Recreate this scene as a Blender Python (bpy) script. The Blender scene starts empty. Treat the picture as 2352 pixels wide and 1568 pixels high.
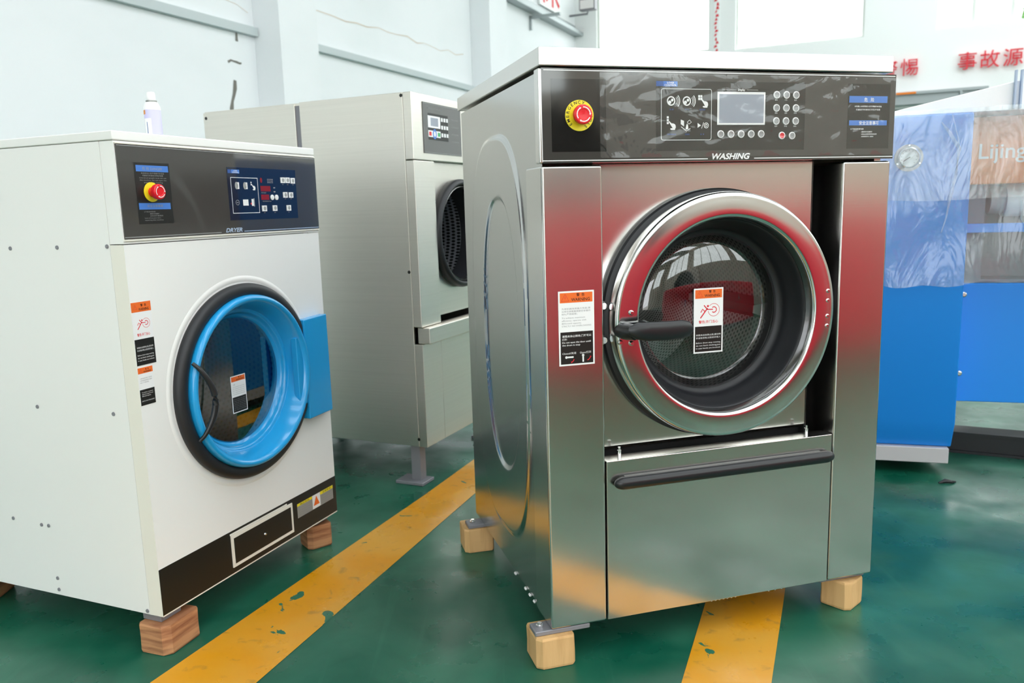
import bpy, bmesh, math, random
from mathutils import Vector, Matrix
random.seed(7)
C = bpy.context.scene.collection
PI = math.pi

# ------------------------------------------------------------------ camera
cd = bpy.data.cameras.new('camera')
cam = bpy.data.objects.new('camera', cd)
C.objects.link(cam)
R_ = Vector((0.99957048, -0.00479718, -0.02891104))
U_ = Vector((0.02930633, 0.16362074, 0.98608792))
F_ = Vector((0.0, 0.98651165, -0.16369105))
mw = Matrix((R_, U_, -F_)).transposed().to_4x4()
mw.translation = Vector((0, 0, 1.1466))
cam.matrix_world = mw
cd.sensor_width = 36.0
cd.lens = 1852.0 / 2352.0 * 36.0
cd.clip_start = 0.05
cd.clip_end = 200
cd.dof.use_dof = True
cd.dof.focus_distance = 1.95
cd.dof.aperture_fstop = 5.0
bpy.context.scene.camera = cam

# ------------------------------------------------------------------ world, light, exposure
world = bpy.data.worlds.new('world')
bpy.context.scene.world = world
world.use_nodes = True
wn = world.node_tree.nodes
bg = wn['Background']
bg.inputs[0].default_value = (0.93, 0.97, 1.0, 1)
bg.inputs[1].default_value = 1.0
vs = bpy.context.scene.view_settings
vs.view_transform = 'Standard'
vs.look = 'None'
vs.gamma = 1.0
vs.exposure = 2.35
vs.use_curve_mapping = False
try:
    cy = bpy.context.scene.cycles
    cy.max_bounces = 9
    cy.diffuse_bounces = 5
    cy.glossy_bounces = 6
    cy.transparent_max_bounces = 16
    cy.sample_clamp_indirect = 6.0
    cy.caustics_reflective = False
    cy.caustics_refractive = False
except Exception:
    pass

# building axes: A runs away along the left wall, B to the right of it
AZ = math.radians(24.5)
Ad = Vector((math.sin(AZ), math.cos(AZ), 0))
Bd = Vector((math.cos(AZ), -math.sin(AZ), 0))
BR = -AZ                      # object rotation so that local x = B, local y = A

# ------------------------------------------------------------------ materials
def lin(c):
    if isinstance(c, str):
        c = c.lstrip('#')
        c = [int(c[i:i + 2], 16) / 255 for i in (0, 2, 4)]
    return tuple(((x / 12.92) if x <= 0.04045 else ((x + 0.055) / 1.055) ** 2.4) for x in c) + (1,)

MATS = {}
def mat(name, col, rough=0.5, metal=0.0, aniso=0.0, spec=0.5, coat=0.0, bump=None, var=None, emit=None):
    m = bpy.data.materials.new(name)
    m.use_nodes = True
    nt = m.node_tree
    b = nt.nodes['Principled BSDF']
    c = lin(col)
    b.inputs['Base Color'].default_value = c
    b.inputs['Roughness'].default_value = rough
    b.inputs['Metallic'].default_value = metal
    b.inputs['Specular IOR Level'].default_value = spec
    if coat:
        b.inputs['Coat Weight'].default_value = coat
        b.inputs['Coat Roughness'].default_value = 0.05
    if aniso:
        b.inputs['Anisotropic'].default_value = abs(aniso)
        t = nt.nodes.new('ShaderNodeTangent')
        t.direction_type = 'RADIAL'
        t.axis = 'Z'
        nt.links.new(t.outputs[0], b.inputs['Tangent'])
        if aniso < 0:
            b.inputs['Anisotropic Rotation'].default_value = 0.25
    if var or bump:
        tc = nt.nodes.new('ShaderNodeTexCoord')
        mp = nt.nodes.new('ShaderNodeMapping')
        nt.links.new(tc.outputs['Object'], mp.inputs[0])
    if var:      # (scale xyz, second colour, lo, hi)
        sc, c2, lo, hi = var
        n = nt.nodes.new('ShaderNodeTexNoise')
        n.inputs['Detail'].default_value = 6
        n.inputs['Scale'].default_value = 1
        mp.inputs['Scale'].default_value = sc
        nt.links.new(mp.outputs[0], n.inputs[0])
        r = nt.nodes.new('ShaderNodeMapRange')
        r.inputs[1].default_value = lo
        r.inputs[2].default_value = hi
        nt.links.new(n.outputs[0], r.inputs[0])
        mx = nt.nodes.new('ShaderNodeMix')
        mx.data_type = 'RGBA'
        mx.inputs[6].default_value = c
        mx.inputs[7].default_value = lin(c2)
        nt.links.new(r.outputs[0], mx.inputs[0])
        nt.links.new(mx.outputs[2], b.inputs['Base Color'])
    if bump:     # (scale xyz, strength, distance)
        sc, st, di = bump
        mp2 = nt.nodes.new('ShaderNodeMapping')
        nt.links.new(tc.outputs['Object'], mp2.inputs[0])
        mp2.inputs['Scale'].default_value = sc
        n2 = nt.nodes.new('ShaderNodeTexNoise')
        n2.inputs['Scale'].default_value = 1
        n2.inputs['Detail'].default_value = 3
        nt.links.new(mp2.outputs[0], n2.inputs[0])
        bp = nt.nodes.new('ShaderNodeBump')
        bp.inputs['Strength'].default_value = st
        bp.inputs['Distance'].default_value = di
        nt.links.new(n2.outputs[0], bp.inputs['Height'])
        nt.links.new(bp.outputs[0], b.inputs['Normal'])
    if emit:
        b.inputs['Emission Color'].default_value = lin(emit[0])
        b.inputs['Emission Strength'].default_value = emit[1]
    MATS[name] = m
    return m

def clear_mat(name, tint, gloss0, gloss1, rough, diffuse=0.0, dcol='ffffff', bump=None):
    """thin clear sheet: transparent + glossy by viewing angle + a little diffuse haze"""
    m = bpy.data.materials.new(name)
    m.use_nodes = True
    nt = m.node_tree
    for n in list(nt.nodes):
        if n.type != 'OUTPUT_MATERIAL':
            nt.nodes.remove(n)
    out = nt.nodes[0]
    tr = nt.nodes.new('ShaderNodeBsdfTransparent')
    tr.inputs[0].default_value = tint
    gl = nt.nodes.new('ShaderNodeBsdfGlossy')
    gl.inputs['Roughness'].default_value = rough
    lw = nt.nodes.new('ShaderNodeLayerWeight')
    pw = nt.nodes.new('ShaderNodeMath'); pw.operation = 'POWER'; pw.inputs[1].default_value = 4
    nt.links.new(lw.outputs['Facing'], pw.inputs[0])
    r = nt.nodes.new('ShaderNodeMapRange')
    r.inputs[3].default_value = gloss0
    r.inputs[4].default_value = gloss1
    nt.links.new(pw.outputs[0], r.inputs[0])
    mx = nt.nodes.new('ShaderNodeMixShader')
    nt.links.new(r.outputs[0], mx.inputs[0])
    nt.links.new(tr.outputs[0], mx.inputs[1])
    nt.links.new(gl.outputs[0], mx.inputs[2])
    last = mx
    if diffuse:
        df = nt.nodes.new('ShaderNodeBsdfDiffuse')
        df.inputs[0].default_value = lin(dcol)
        m2 = nt.nodes.new('ShaderNodeMixShader')
        m2.inputs[0].default_value = diffuse
        nt.links.new(mx.outputs[0], m2.inputs[1])
        nt.links.new(df.outputs[0], m2.inputs[2])
        last = m2
    if bump:
        sc, st, di = bump
        tc = nt.nodes.new('ShaderNodeTexCoord')
        mp = nt.nodes.new('ShaderNodeMapping'); mp.inputs['Scale'].default_value = sc
        n = nt.nodes.new('ShaderNodeTexNoise'); n.inputs['Scale'].default_value = 1
        n.inputs['Detail'].default_value = 4; n.inputs['Distortion'].default_value = 1.2
        nt.links.new(tc.outputs['Object'], mp.inputs[0]); nt.links.new(mp.outputs[0], n.inputs[0])
        bp = nt.nodes.new('ShaderNodeBump'); bp.inputs['Strength'].default_value = st
        bp.inputs['Distance'].default_value = di
        nt.links.new(n.outputs[0], bp.inputs['Height'])
        nt.links.new(bp.outputs[0], gl.inputs['Normal'])
        nt.links.new(bp.outputs[0], lw.inputs['Normal'])
    nt.links.new(last.outputs[0], out.inputs[0])
    MATS[name] = m
    return m

def perforated(name, col, rough, nu, nv, hole='0a0a0c', metal=1.0, r0=0.30):
    """sheet metal with a staggered pattern of punched holes, by UV"""
    m = mat(name, col, rough, metal)
    nt = m.node_tree
    b = nt.nodes['Principled BSDF']
    uv = nt.nodes.new('ShaderNodeTexCoord')
    sx = nt.nodes.new('ShaderNodeSeparateXYZ')
    nt.links.new(uv.outputs['UV'], sx.inputs[0])
    def M(op, a, bb=None, c=None):
        n = nt.nodes.new('ShaderNodeMath'); n.operation = op
        for i, x in enumerate((a, bb, c)):
            if x is None: continue
            if isinstance(x, (int, float)): n.inputs[i].default_value = x
            else: nt.links.new(x, n.inputs[i])
        return n.outputs[0]
    X = M('MULTIPLY', sx.outputs[0], nu); Y = M('MULTIPLY', sx.outputs[1], nv)
    row = M('FLOOR', Y)
    off = M('MULTIPLY', M('MODULO', row, 2.0), 0.5)
    fx = M('SUBTRACT', M('FRACT', M('ADD', X, off)), 0.5)
    fy = M('SUBTRACT', M('FRACT', Y), 0.5)
    d = M('SQRT', M('ADD', M('MULTIPLY', fx, fx), M('MULTIPLY', fy, fy)))
    h = M('LESS_THAN', d, r0)
    mx = nt.nodes.new('ShaderNodeMix'); mx.data_type = 'RGBA'
    nt.links.new(h, mx.inputs[0])
    mx.inputs[6].default_value = lin(col); mx.inputs[7].default_value = lin(hole)
    nt.links.new(mx.outputs[2], b.inputs['Base Color'])
    mt = M('MULTIPLY', M('SUBTRACT', 1.0, h), metal)
    nt.links.new(mt, b.inputs['Metallic'])
    return m

steel      = mat('brushed_steel', 'dad8d4', 0.20, 1.0, aniso=0.4, bump=((3, 3, 900), 0.02, 0.001))
steel_side = mat('side_steel', 'c8c8c6', 0.20, 1.0, bump=((4, 4, 3), 0.06, 0.01))
steel_lid  = mat('lid_steel', 'dedcd8', 0.26, 1.0)
steel_dull = mat('dull_steel', 'e6e1d8', 0.36, 1.0, var=((1.5, 1.5, 140), 'e1dcd3', 0.3, 0.7))
steel_pol  = mat('polished_steel', 'e0e0e0', 0.15, 1.0, bump=((3, 3, 3), 0.05, 0.01))
chrome     = mat('chrome_screw', 'dcdcdc', 0.15, 1.0)
grey_metal = mat('grey_painted_steel', '8d8c92', 0.5, 0.3)
black_gap  = mat('dark_inside', '0c0c0d', 0.8)
rubber     = mat('black_rubber', '1d1e22', 0.48)
black_pl   = mat('black_plastic', '1b1c1f', 0.33)
fascia     = mat('dark_fascia', '45423f', 0.08, coat=1.0)
fascia_blk = mat('fascia_print_black', '211f1e', 0.08, coat=1.0)
fascia_d   = mat('dryer_fascia', '45423f', 0.08, coat=1.0)
p_white    = mat('print_white', 'f2f2f2', 0.4)
p_black    = mat('print_black', '171513', 0.4)
p_grey     = mat('print_grey', '9b9b9b', 0.4)
p_pale     = mat('print_pale_blue', 'b4c4dc', 0.4)
p_blue     = mat('print_blue', '4a7fd0', 0.4)
p_dblue    = mat('print_dark_blue', '33579c', 0.4)
p_navy     = mat('print_navy', '1b2238', 0.08, coat=1.0)
p_red      = mat('print_red', 'dd2a35', 0.4)
p_orange   = mat('print_orange', 'f0702c', 0.4)
p_yellow   = mat('print_yellow', 'f0dc28', 0.4)
p_green    = mat('print_green', '2aa860', 0.4)
label_grey = mat('label_grey', 'a5a5a3', 0.4, 0.3)
screen     = mat('display_grey', '9aa0ac', 0.25)
led_red    = mat('led_window_red', '8c1420', 0.2)
estop_red  = mat('emergency_red', 'e8202c', 0.25)
estop_yel  = mat('emergency_yellow', 'f2e22a', 0.4)
white_enam = mat('white_enamel', 'f3f2ef', 0.32)
cream_edge = mat('cream_edge', 'eeeadf', 0.35)
blue_enam  = mat('blue_enamel', '1f9ede', 0.22, coat=0.3)
blue_panel = mat('blue_panel', '1c8cea', 0.4)
blue_dark  = mat('blue_lower_panel', '1c8cea', 0.4)
orange_pnl = mat('orange_panel', 'f5820a', 0.5)
strip_grey = mat('pale_grey_strip', 'c2c0c2', 0.5)
machine_grey = mat('roll_frame_grey', '6d7078', 0.5)
dark_steel = mat('dark_beam', '15181a', 0.5)
roll_white = mat('roll_padding', 'f0f1f4', 0.6)
wood       = mat('pale_timber', 'dcb078', 0.75, var=((30, 30, 3), 'b98a55', 0.45, 0.8), bump=((60, 60, 12), 0.35, 0.004))
wood_red   = mat('reddish_timber', 'c08a60', 0.75, var=((6, 6, 55), '8e5a3c', 0.42, 0.62), bump=((60, 60, 12), 0.3, 0.004))
plaster    = mat('white_plaster', 'f3f5f8', 0.85, var=((0.5, 0.5, 0.9), 'e8ecee', 0.4, 0.75))
crack_m    = mat('wall_crack', '7d7a74', 0.9)
crack_tan  = mat('wall_crack_tan', 'ddd0c2', 0.9)
trim_grey  = mat('ledge_grey', 'c8d0d2', 0.8)
white_wall = mat('white_wall_panel', 'fafbfb', 0.7)
frame_wht  = mat('window_frame_white', 'e4e8e2', 0.5)
beam_grey  = mat('galvanised_beam', 'a9b0b2', 0.5, 0.4)
red_standin_m  = mat('red_standin_paint', 'ff1838', 0.6)
letter_red = mat('red_lettering', 'e0303f', 0.5)
leaf_m     = mat('leaf_green', '4f8a35', 0.6)
leaf_standin  = mat('standin_leaf', '10261a', 0.7)
bark       = mat('bark', '4a3a2c', 0.9)
can_body   = mat('can_lilac', 'c9c6ee', 0.3)
tan_mark   = mat('can_orange', 'd98a3c', 0.4)
yard       = mat('yard_concrete', 'a8a49c', 0.9)
beige      = mat('beige_wall', 'cfc4b4', 0.85)
glass_w    = clear_mat('door_glass', (0.86, 0.88, 0.88, 1), 0.13, 0.9, 0.01)
glass_d = clear_mat('dryer_glass', (0.33, 0.38, 0.44, 1), 0.34, 0.9, 0.01)
glass_pane = clear_mat('window_glass', (0.97, 0.99, 0.97, 1), 0.05, 0.8, 0.01)
film_m     = clear_mat('wrinkled_film', (0.99, 0.99, 0.99, 1), 0.05, 0.8, 0.015, diffuse=0.02, bump=((4.5, 4, 5), 0.16, 0.02))
film_big   = clear_mat('plastic_sheet', (0.95, 0.99, 1.0, 1), 0.06, 0.6, 0.12, diffuse=0.14, dcol='ffffff', bump=((6, 6, 3), 0.6, 0.03))
hood_m     = mat('white_plastic_cover', 'fbfbfd', 0.45)
drum_perf  = perforated('washer_drum', '9b9b98', 0.3, 110, 34)
dry_perf   = perforated('dryer_drum', '868b96', 0.3, 110, 30, r0=0.27)
back_perf  = perforated('rear_drum', 'c4c8ce', 0.4, 120, 32, metal=0.3, r0=0.36)
drum_steel = mat('drum_steel', '8f8f8c', 0.3, 1.0)

def floor_mat(name, base, lighter, wear=None):
    m = bpy.data.materials.new(name); m.use_nodes = True
    nt = m.node_tree; b = nt.nodes['Principled BSDF']
    tc = nt.nodes.new('ShaderNodeTexCoord')
    def noise(sc, det=5, dist=0.0):
        mp = nt.nodes.new('ShaderNodeMapping'); mp.inputs['Scale'].default_value = sc
        mp.inputs['Rotation'].default_value = (0, 0, 0.5)
        n = nt.nodes.new('ShaderNodeTexNoise'); n.inputs['Scale'].default_value = 1
        n.inputs['Detail'].default_value = det; n.inputs['Distortion'].default_value = dist
        nt.links.new(tc.outputs['Object'], mp.inputs[0]); nt.links.new(mp.outputs[0], n.inputs[0])
        return n.outputs[0]
    def rng(x, a, bb, lo=0, hi=1):
        r = nt.nodes.new('ShaderNodeMapRange')
        r.inputs[1].default_value = a; r.inputs[2].default_value = bb
        r.inputs[3].default_value = lo; r.inputs[4].default_value = hi
        nt.links.new(x, r.inputs[0]); return r.outputs[0]
    def mix(f, a, bb):
        x = nt.nodes.new('ShaderNodeMix'); x.data_type = 'RGBA'
        nt.links.new(f, x.inputs[0])
        for i, q in ((6, a), (7, bb)):
            if isinstance(q, tuple): x.inputs[i].default_value = q
            else: nt.links.new(q, x.inputs[i])
        return x.outputs[2]
    c = mix(rng(noise((3, 3, 3), 8, 0.6), 0.42, 0.75), lin(base), lin(lighter))
    c = mix(rng(noise((30, 1.5, 3), 6), 0.62, 0.80, 0, 0.45), c, lin(lighter))
    if wear:
        c = mix(rng(noise((7, 7, 7), 5, 1.0), 0.655, 0.665), c, lin(wear))
        c = mix(rng(noise((24, 24, 7), 5, 0.5), 0.60, 0.78, 0, 0.6), c, lin('7c6a3c'))
    nt.links.new(c, b.inputs['Base Color'])
    nt.links.new(rng(noise((5, 5, 5), 6), 0.35, 0.7, 0.22, 0.5), b.inputs['Roughness'])
    bp = nt.nodes.new('ShaderNodeBump'); bp.inputs['Strength'].default_value = 0.08
    bp.inputs['Distance'].default_value = 0.004
    nt.links.new(noise((14, 14, 14), 4), bp.inputs['Height'])
    nt.links.new(bp.outputs[0], b.inputs['Normal'])
    return m
floor_green  = floor_mat('green_floor_paint', '0a523e', '34735c')
floor_yellow = floor_mat('yellow_stripe_paint', 'd8930f', 'd9a544', wear='2c6b52')

# ------------------------------------------------------------------ mesh building
TEXT = {}
def text_mesh(s, bold=0.0, shear=0.0):
    k = (s, bold, shear)
    if k not in TEXT:
        c = bpy.data.curves.new('lettering', 'FONT'); c.body = s; c.size = 1; c.offset = bold; c.shear = shear
        c.resolution_u = 3
        o = bpy.data.objects.new('lettering', c)
        m = o.to_mesh()
        TEXT[k] = ([tuple(v.co) for v in m.vertices], [tuple(p.vertices) for p in m.polygons])
        o.to_mesh_clear(); bpy.data.objects.remove(o); bpy.data.curves.remove(c)
    return TEXT[k]

class MB:
    def __init__(s):
        s.v, s.f, s.m, s.uv = [], [], [], {}
        s.mats = []
    def mi(s, m):
        if m not in s.mats: s.mats.append(m)
        return s.mats.index(m)
    def add(s, vs_, fs, m, uvs=None):
        b = len(s.v); k = s.mi(m)
        s.v += [tuple(x) for x in vs_]
        for i, f in enumerate(fs):
            if uvs: s.uv[len(s.f)] = uvs[i]
            s.f.append(tuple(b + j for j in f)); s.m.append(k)
        return s
    def box(s, x0, x1, y0, y1, z0, z1, m):
        v = [(x, y, z) for z in (z0, z1) for y in (y0, y1) for x in (x0, x1)]
        return s.add(v, [(0, 2, 3, 1), (4, 5, 7, 6), (0, 1, 5, 4), (2, 6, 7, 3), (0, 4, 6, 2), (1, 3, 7, 5)], m)
    def rect(s, u0, u1, z0, z1, y, m):          # faces -y
        return s.add([(u0, y, z0), (u1, y, z0), (u1, y, z1), (u0, y, z1)], [(0, 1, 2, 3)], m)
    def poly(s, pts, y, m):                     # faces -y, points counter-clockwise seen from the front
        return s.add([(a, y, b) for a, b in pts], [tuple(range(len(pts)))], m)
    def line(s, pts, w, y, m, closed=False):    # flat printed line
        n = len(pts); L = []; Rr = []
        for i, p in enumerate(pts):
            a = pts[(i - 1) % n] if (closed or i > 0) else p
            b = pts[(i + 1) % n] if (closed or i < n - 1) else p
            dx, dz = b[0] - a[0], b[1] - a[1]; l = math.hypot(dx, dz) or 1
            L.append((p[0] - dz / l * w / 2, y, p[1] + dx / l * w / 2)); Rr.append((p[0] + dz / l * w / 2, y, p[1] - dx / l * w / 2))
        vs_ = L + Rr; f = []
        for i in range(n if closed else n - 1):
            j = (i + 1) % n
            f.append((n + i, n + j, j, i))
        return s.add(vs_, f, m)
    def arc(s, cu, cz, r, a0, a1, w, y, m, n=24):
        return s.line([(cu + r * math.cos(a0 + (a1 - a0) * i / n), cz + r * math.sin(a0 + (a1 - a0) * i / n)) for i in range(n + 1)], w, y, m)
    def disc(s, cu, cz, r, y, m, n=32, rz=None):
        rz = rz or r
        return s.poly([(cu + r * math.cos(2 * PI * i / n), cz + rz * math.sin(2 * PI * i / n)) for i in range(n)], y, m)
    def frame(s, u0, u1, z0, z1, w, y, m, r=0.0):
        if r:
            pts = []
            for cx, cz, a in ((u1 - r, z1 - r, 0), (u0 + r, z1 - r, 1), (u0 + r, z0 + r, 2), (u1 - r, z0 + r, 3)):
                for k in range(5):
                    t = (a + k / 4) * PI / 2; pts.append((cx + r * math.cos(t), cz + r * math.sin(t)))
            return s.line(pts, w, y, m, closed=True)
        s.rect(u0, u1, z1 - w, z1, y, m); s.rect(u0, u1, z0, z0 + w, y, m)
        s.rect(u0, u0 + w, z0 + w, z1 - w, y, m); return s.rect(u1 - w, u1, z0 + w, z1 - w, y, m)
    def text(s, t, u, z, h, y, m, align='c', width=None, bold=0.0, shear=0.0, rot=0.0, cap=0.72):
        """lettering of cap height h, base line at z, facing -y"""
        vs_, fs = text_mesh(t, bold, shear)
        if not vs_: return s
        x0 = min(p[0] for p in vs_); x1 = max(p[0] for p in vs_)
        k = h / cap; kx = (width / (x1 - x0)) if width else k
        ox = {'c': -(x0 + x1) / 2, 'l': -x0, 'r': -x1}[align]
        c_, s_ = math.cos(rot), math.sin(rot)
        q = []
        for p in vs_:
            a, b = (p[0] + ox) * kx, p[1] * k
            q.append((u + a * c_ - b * s_, y, z + a * s_ + b * c_))
        return s.add(q, fs, m)
    def lathe(s, cu, cz, prof, m, n=96, cap_first=False, cap_last=False, axis='y', a0=0.0, a1=2 * PI):
        full = abs(a1 - a0 - 2 * PI) < 1e-6
        vs_, fs, uvs = [], [], []
        cols = n if full else n + 1
        for r, y in prof:
            for i in range(cols):
                t = a0 + (a1 - a0) * i / n
                vs_.append((cu + r * math.cos(t), y, cz + r * math.sin(t)) if axis == 'y' else (cu + r * math.cos(t), cz + r * math.sin(t), y))
        for j in range(len(prof) - 1):
            for i in range(n):
                k = (i + 1) % cols
                f = (j * cols + i, j * cols + k, (j + 1) * cols + k, (j + 1) * cols + i)
                if axis == 'y': f = f[::-1]
                fs.append(f)
                U = [(i / n, j / (len(prof) - 1)), ((i + 1) / n, j / (len(prof) - 1)), ((i + 1) / n, (j + 1) / (len(prof) - 1)), (i / n, (j + 1) / (len(prof) - 1))]
                uvs.append(U[::-1] if axis == 'y' else U)
        for flag, j in ((cap_first, 0), (cap_last, len(prof) - 1)):
            if flag:
                f = tuple(j * cols + i for i in range(cols)); fs.append(f)
                uvs.append([(0.5 + 0.5 * math.cos(2 * PI * i / n), 0.5 + 0.5 * math.sin(2 * PI * i / n)) for i in range(cols)])
        return s.add(vs_, fs, m, uvs)
    def tube(s, pts, r, m, n=12, caps=True):
        P_ = [Vector(p) for p in pts]; rr = r if isinstance(r, (list, tuple)) else [r] * len(P_)
        vs_, fs = [], []
        up = Vector((0, 0, 1))
        for i, p in enumerate(P_):
            d = (P_[min(i + 1, len(P_) - 1)] - P_[max(i - 1, 0)]).normalized()
            a = d.cross(up)
            if a.length < 1e-3: a = d.cross(Vector((0, 1, 0)))
            a.normalize(); b = d.cross(a).normalized()
            ra = rr[i] if isinstance(rr[i], (tuple, list)) else (rr[i], rr[i])
            for k in range(n):
                t = 2 * PI * k / n
                vs_.append(tuple(p + a * math.cos(t) * ra[0] + b * math.sin(t) * ra[1]))
        for i in range(len(P_) - 1):
            for k in range(n):
                q = (k + 1) % n
                fs.append((i * n + k, i * n + q, (i + 1) * n + q, (i + 1) * n + k))
        if caps:
            fs.append(tuple(range(n))[::-1]); fs.append(tuple((len(P_) - 1) * n + k for k in range(n)))
        return s.add(vs_, fs, m)
    def plate_hole(s, u0, u1, z0, z1, cu, cz, r, y, m, n=96):
        inn, out = [], []
        for i in range(n):
            t = 2 * PI * i / n; c_, s_ = math.cos(t), math.sin(t)
            inn.append((cu + r * c_, y, cz + r * s_))
            k = min(((u1 - cu) / c_ if c_ > 1e-9 else (u0 - cu) / c_ if c_ < -1e-9 else 1e9), ((z1 - cz) / s_ if s_ > 1e-9 else (z0 - cz) / s_ if s_ < -1e-9 else 1e9))
            out.append([cu + k * c_, y, cz + k * s_])
        for X, Z in ((u0, z0), (u1, z0), (u1, z1), (u0, z1)):      # snap nearest outer point to each corner
            j = min(range(n), key=lambda i: (out[i][0] - X) ** 2 + (out[i][2] - Z) ** 2)
            out[j] = [X, y, Z]
        vs_ = inn + [tuple(o) for o in out]
        fs = [(i, n + i, n + (i + 1) % n, (i + 1) % n)[::-1] for i in range(n)]
        fs = [f[::-1] for f in fs]
        return s.add(vs_, fs, m)
    def build(s, name, parent=None, bevel=0.0, loc=None, rot=None, flip=False, seg=2, smooth=True, recalc=False):
        me = bpy.data.meshes.new(name)
        me.from_pydata(s.v, [], s.f)
        for m in s.mats: me.materials.append(m)
        for p, k in zip(me.polygons, s.m): p.material_index = k
        if s.uv:
            ul = me.uv_layers.new(name='UVMap')
            for i, p in enumerate(me.polygons):
                if i in s.uv:
                    for li, c in zip(p.loop_indices, s.uv[i]): ul.data[li].uv = c
        if recalc:
            bm = bmesh.new(); bm.from_mesh(me); bmesh.ops.recalc_face_normals(bm, faces=bm.faces); bm.to_mesh(me); bm.free()
        if smooth:
            me.polygons.foreach_set('use_smooth', [True] * len(me.polygons))
            me.set_sharp_from_angle(angle=math.radians(32))
        me.update()
        o = bpy.data.objects.new(name, me); C.objects.link(o)
        if parent: o.parent = parent
        if loc: o.location = loc
        if rot is not None: o.rotation_euler = (0, 0, rot)
        if bevel:
            b = o.modifiers.new('bevel', 'BEVEL'); b.width = bevel; b.segments = seg
            b.limit_method = 'ANGLE'; b.angle_limit = math.radians(50); b.harden_normals = True
        return o

def thing(name, label, cat, loc=(0, 0, 0), rz=0.0, group=None):
    o = bpy.data.objects.new(name, None); C.objects.link(o)
    o.empty_display_size = 0.1
    o.location = loc; o.rotation_euler = (0, 0, rz); o['label'] = label; o['category'] = cat
    if group: o['group'] = group
    return o
def tag(o, label, cat, group=None):
    o['label'] = label; o['category'] = cat
    if group: o['group'] = group
    return o
def struct(o): o['kind'] = 'structure'; return o
def W3(a, b, z=0.0):
    return Ad * a + Bd * b + Vector((0, 0, z))

# ------------------------------------------------------------------ the hall
fl = MB()
A0, A1, B0, B1 = -8.0, 14.0, -5.0, 9.0
cor = [W3(A0, B0), W3(A0, B1), W3(A1, B1), W3(A1, B0)]
fl.add(cor, [(0, 1, 2, 3)], floor_green)
fl.add([c - Vector((0, 0, .1)) for c in cor] + cor, [(0, 3, 2, 1)], floor_green)
dx, dy = 0.372, 0.928
q = [(-.93 - dx * 5, 1.855 - dy * 5), (-.655 - dx * 5, 1.855 - dy * 5), (-.93, 1.855), (-.655, 1.855), (-.374, 3.148), (-.169, 3.148), (-.374 + dx * 8, 3.148 + dy * 8), (-.169 + dx * 8, 3.148 + dy * 8)]
fl.add([(x, y, .0012) for x, y in q], [(0, 1, 3, 2), (2, 3, 5, 4), (4, 5, 7, 6)], floor_yellow)
q = [(.386 - dx * 4, 1.789 - dy * 4), (.605 - dx * 4, 1.789 - dy * 4), (.386, 1.789), (.605, 1.789), (.538, 2.179), (.765, 2.179), (.538 + dx * 3, 2.179 + dy * 3), (.765 + dx * 3, 2.179 + dy * 3)]
fl.add([(x, y, .0012) for x, y in q], [(0, 1, 3, 2), (2, 3, 5, 4), (4, 5, 7, 6)], floor_yellow)
struct(fl.build('floor', smooth=False))

H_ = 6.6
def hall(mb, name, loc=None):
    o = mb.build(name, rot=BR, recalc=False, smooth=False); return struct(o)
# local frame of the hall: x = B, y = A
wl = MB()
wl.box(B0 - .25, B0, A0, A1, 0, H_, plaster)
def crack(pts, w, m):       # on the left wall: points (A, z)
    n = len(pts); v = []
    for i, (a, z) in enumerate(pts):
        p0 = pts[max(i - 1, 0)]; p1 = pts[min(i + 1, n - 1)]
        da, dz = p1[0] - p0[0], p1[1] - p0[1]; l = math.hypot(da, dz); ww = w * (0.5 + random.random())
        v += [(B0 + .003, a - dz / l * ww / 2, z + da / l * ww / 2), (B0 + .003, a + dz / l * ww / 2, z - da / l * ww / 2)]
    wl.add(v, [(2 * i, 2 * i + 2, 2 * i + 3, 2 * i + 1) for i in range(n - 1)], m)
def wob(a0, z0, a1, z1, n, j): return [(a0 + (a1 - a0) * i / n + random.uniform(-j, j), z0 + (z1 - z0) * i / n + random.uniform(-j, j)) for i in range(n + 1)]
crack(wob(5.50, 2.28, 5.40, 1.85, 7, .012), .03, crack_m)
crack(wob(5.44, 2.42, 5.60, 2.43, 5, .012), .018, crack_m)
crack(wob(5.57, 2.72, 5.55, 2.60, 3, .01), .025, crack_m)
crack(wob(6.52, 3.05, 9.72, 3.10, 16, .03), .009, crack_tan)
crack(wob(4.9, 2.95, 5.7, 2.86, 7, .03), .006, crack_tan)
hall(wl, 'wall_left')

pil = MB()
hall(pil.box(B0 + .002, B0 + .28, 5.78, 6.30, .0, H_ - .01, plaster), 'trim_1')
hall(MB().box(B0 + .002, B0 + .28, 9.95, 10.50, .0, H_ - .01, plaster), 'trim_2')
hall(MB().box(B0 + .002, B0 + .28, 1.5, 2.0, .0, H_ - .01, plaster), 'trim_3')
hall(MB().box(B0 + .002, B0 + .05, 2.02, 5.77, 2.665, 2.735, trim_grey), 'trim_4')
hall(MB().box(B0 + .002, B0 + .05, 6.32, 9.94, 2.675, 2.74, trim_grey), 'trim_5')

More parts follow.
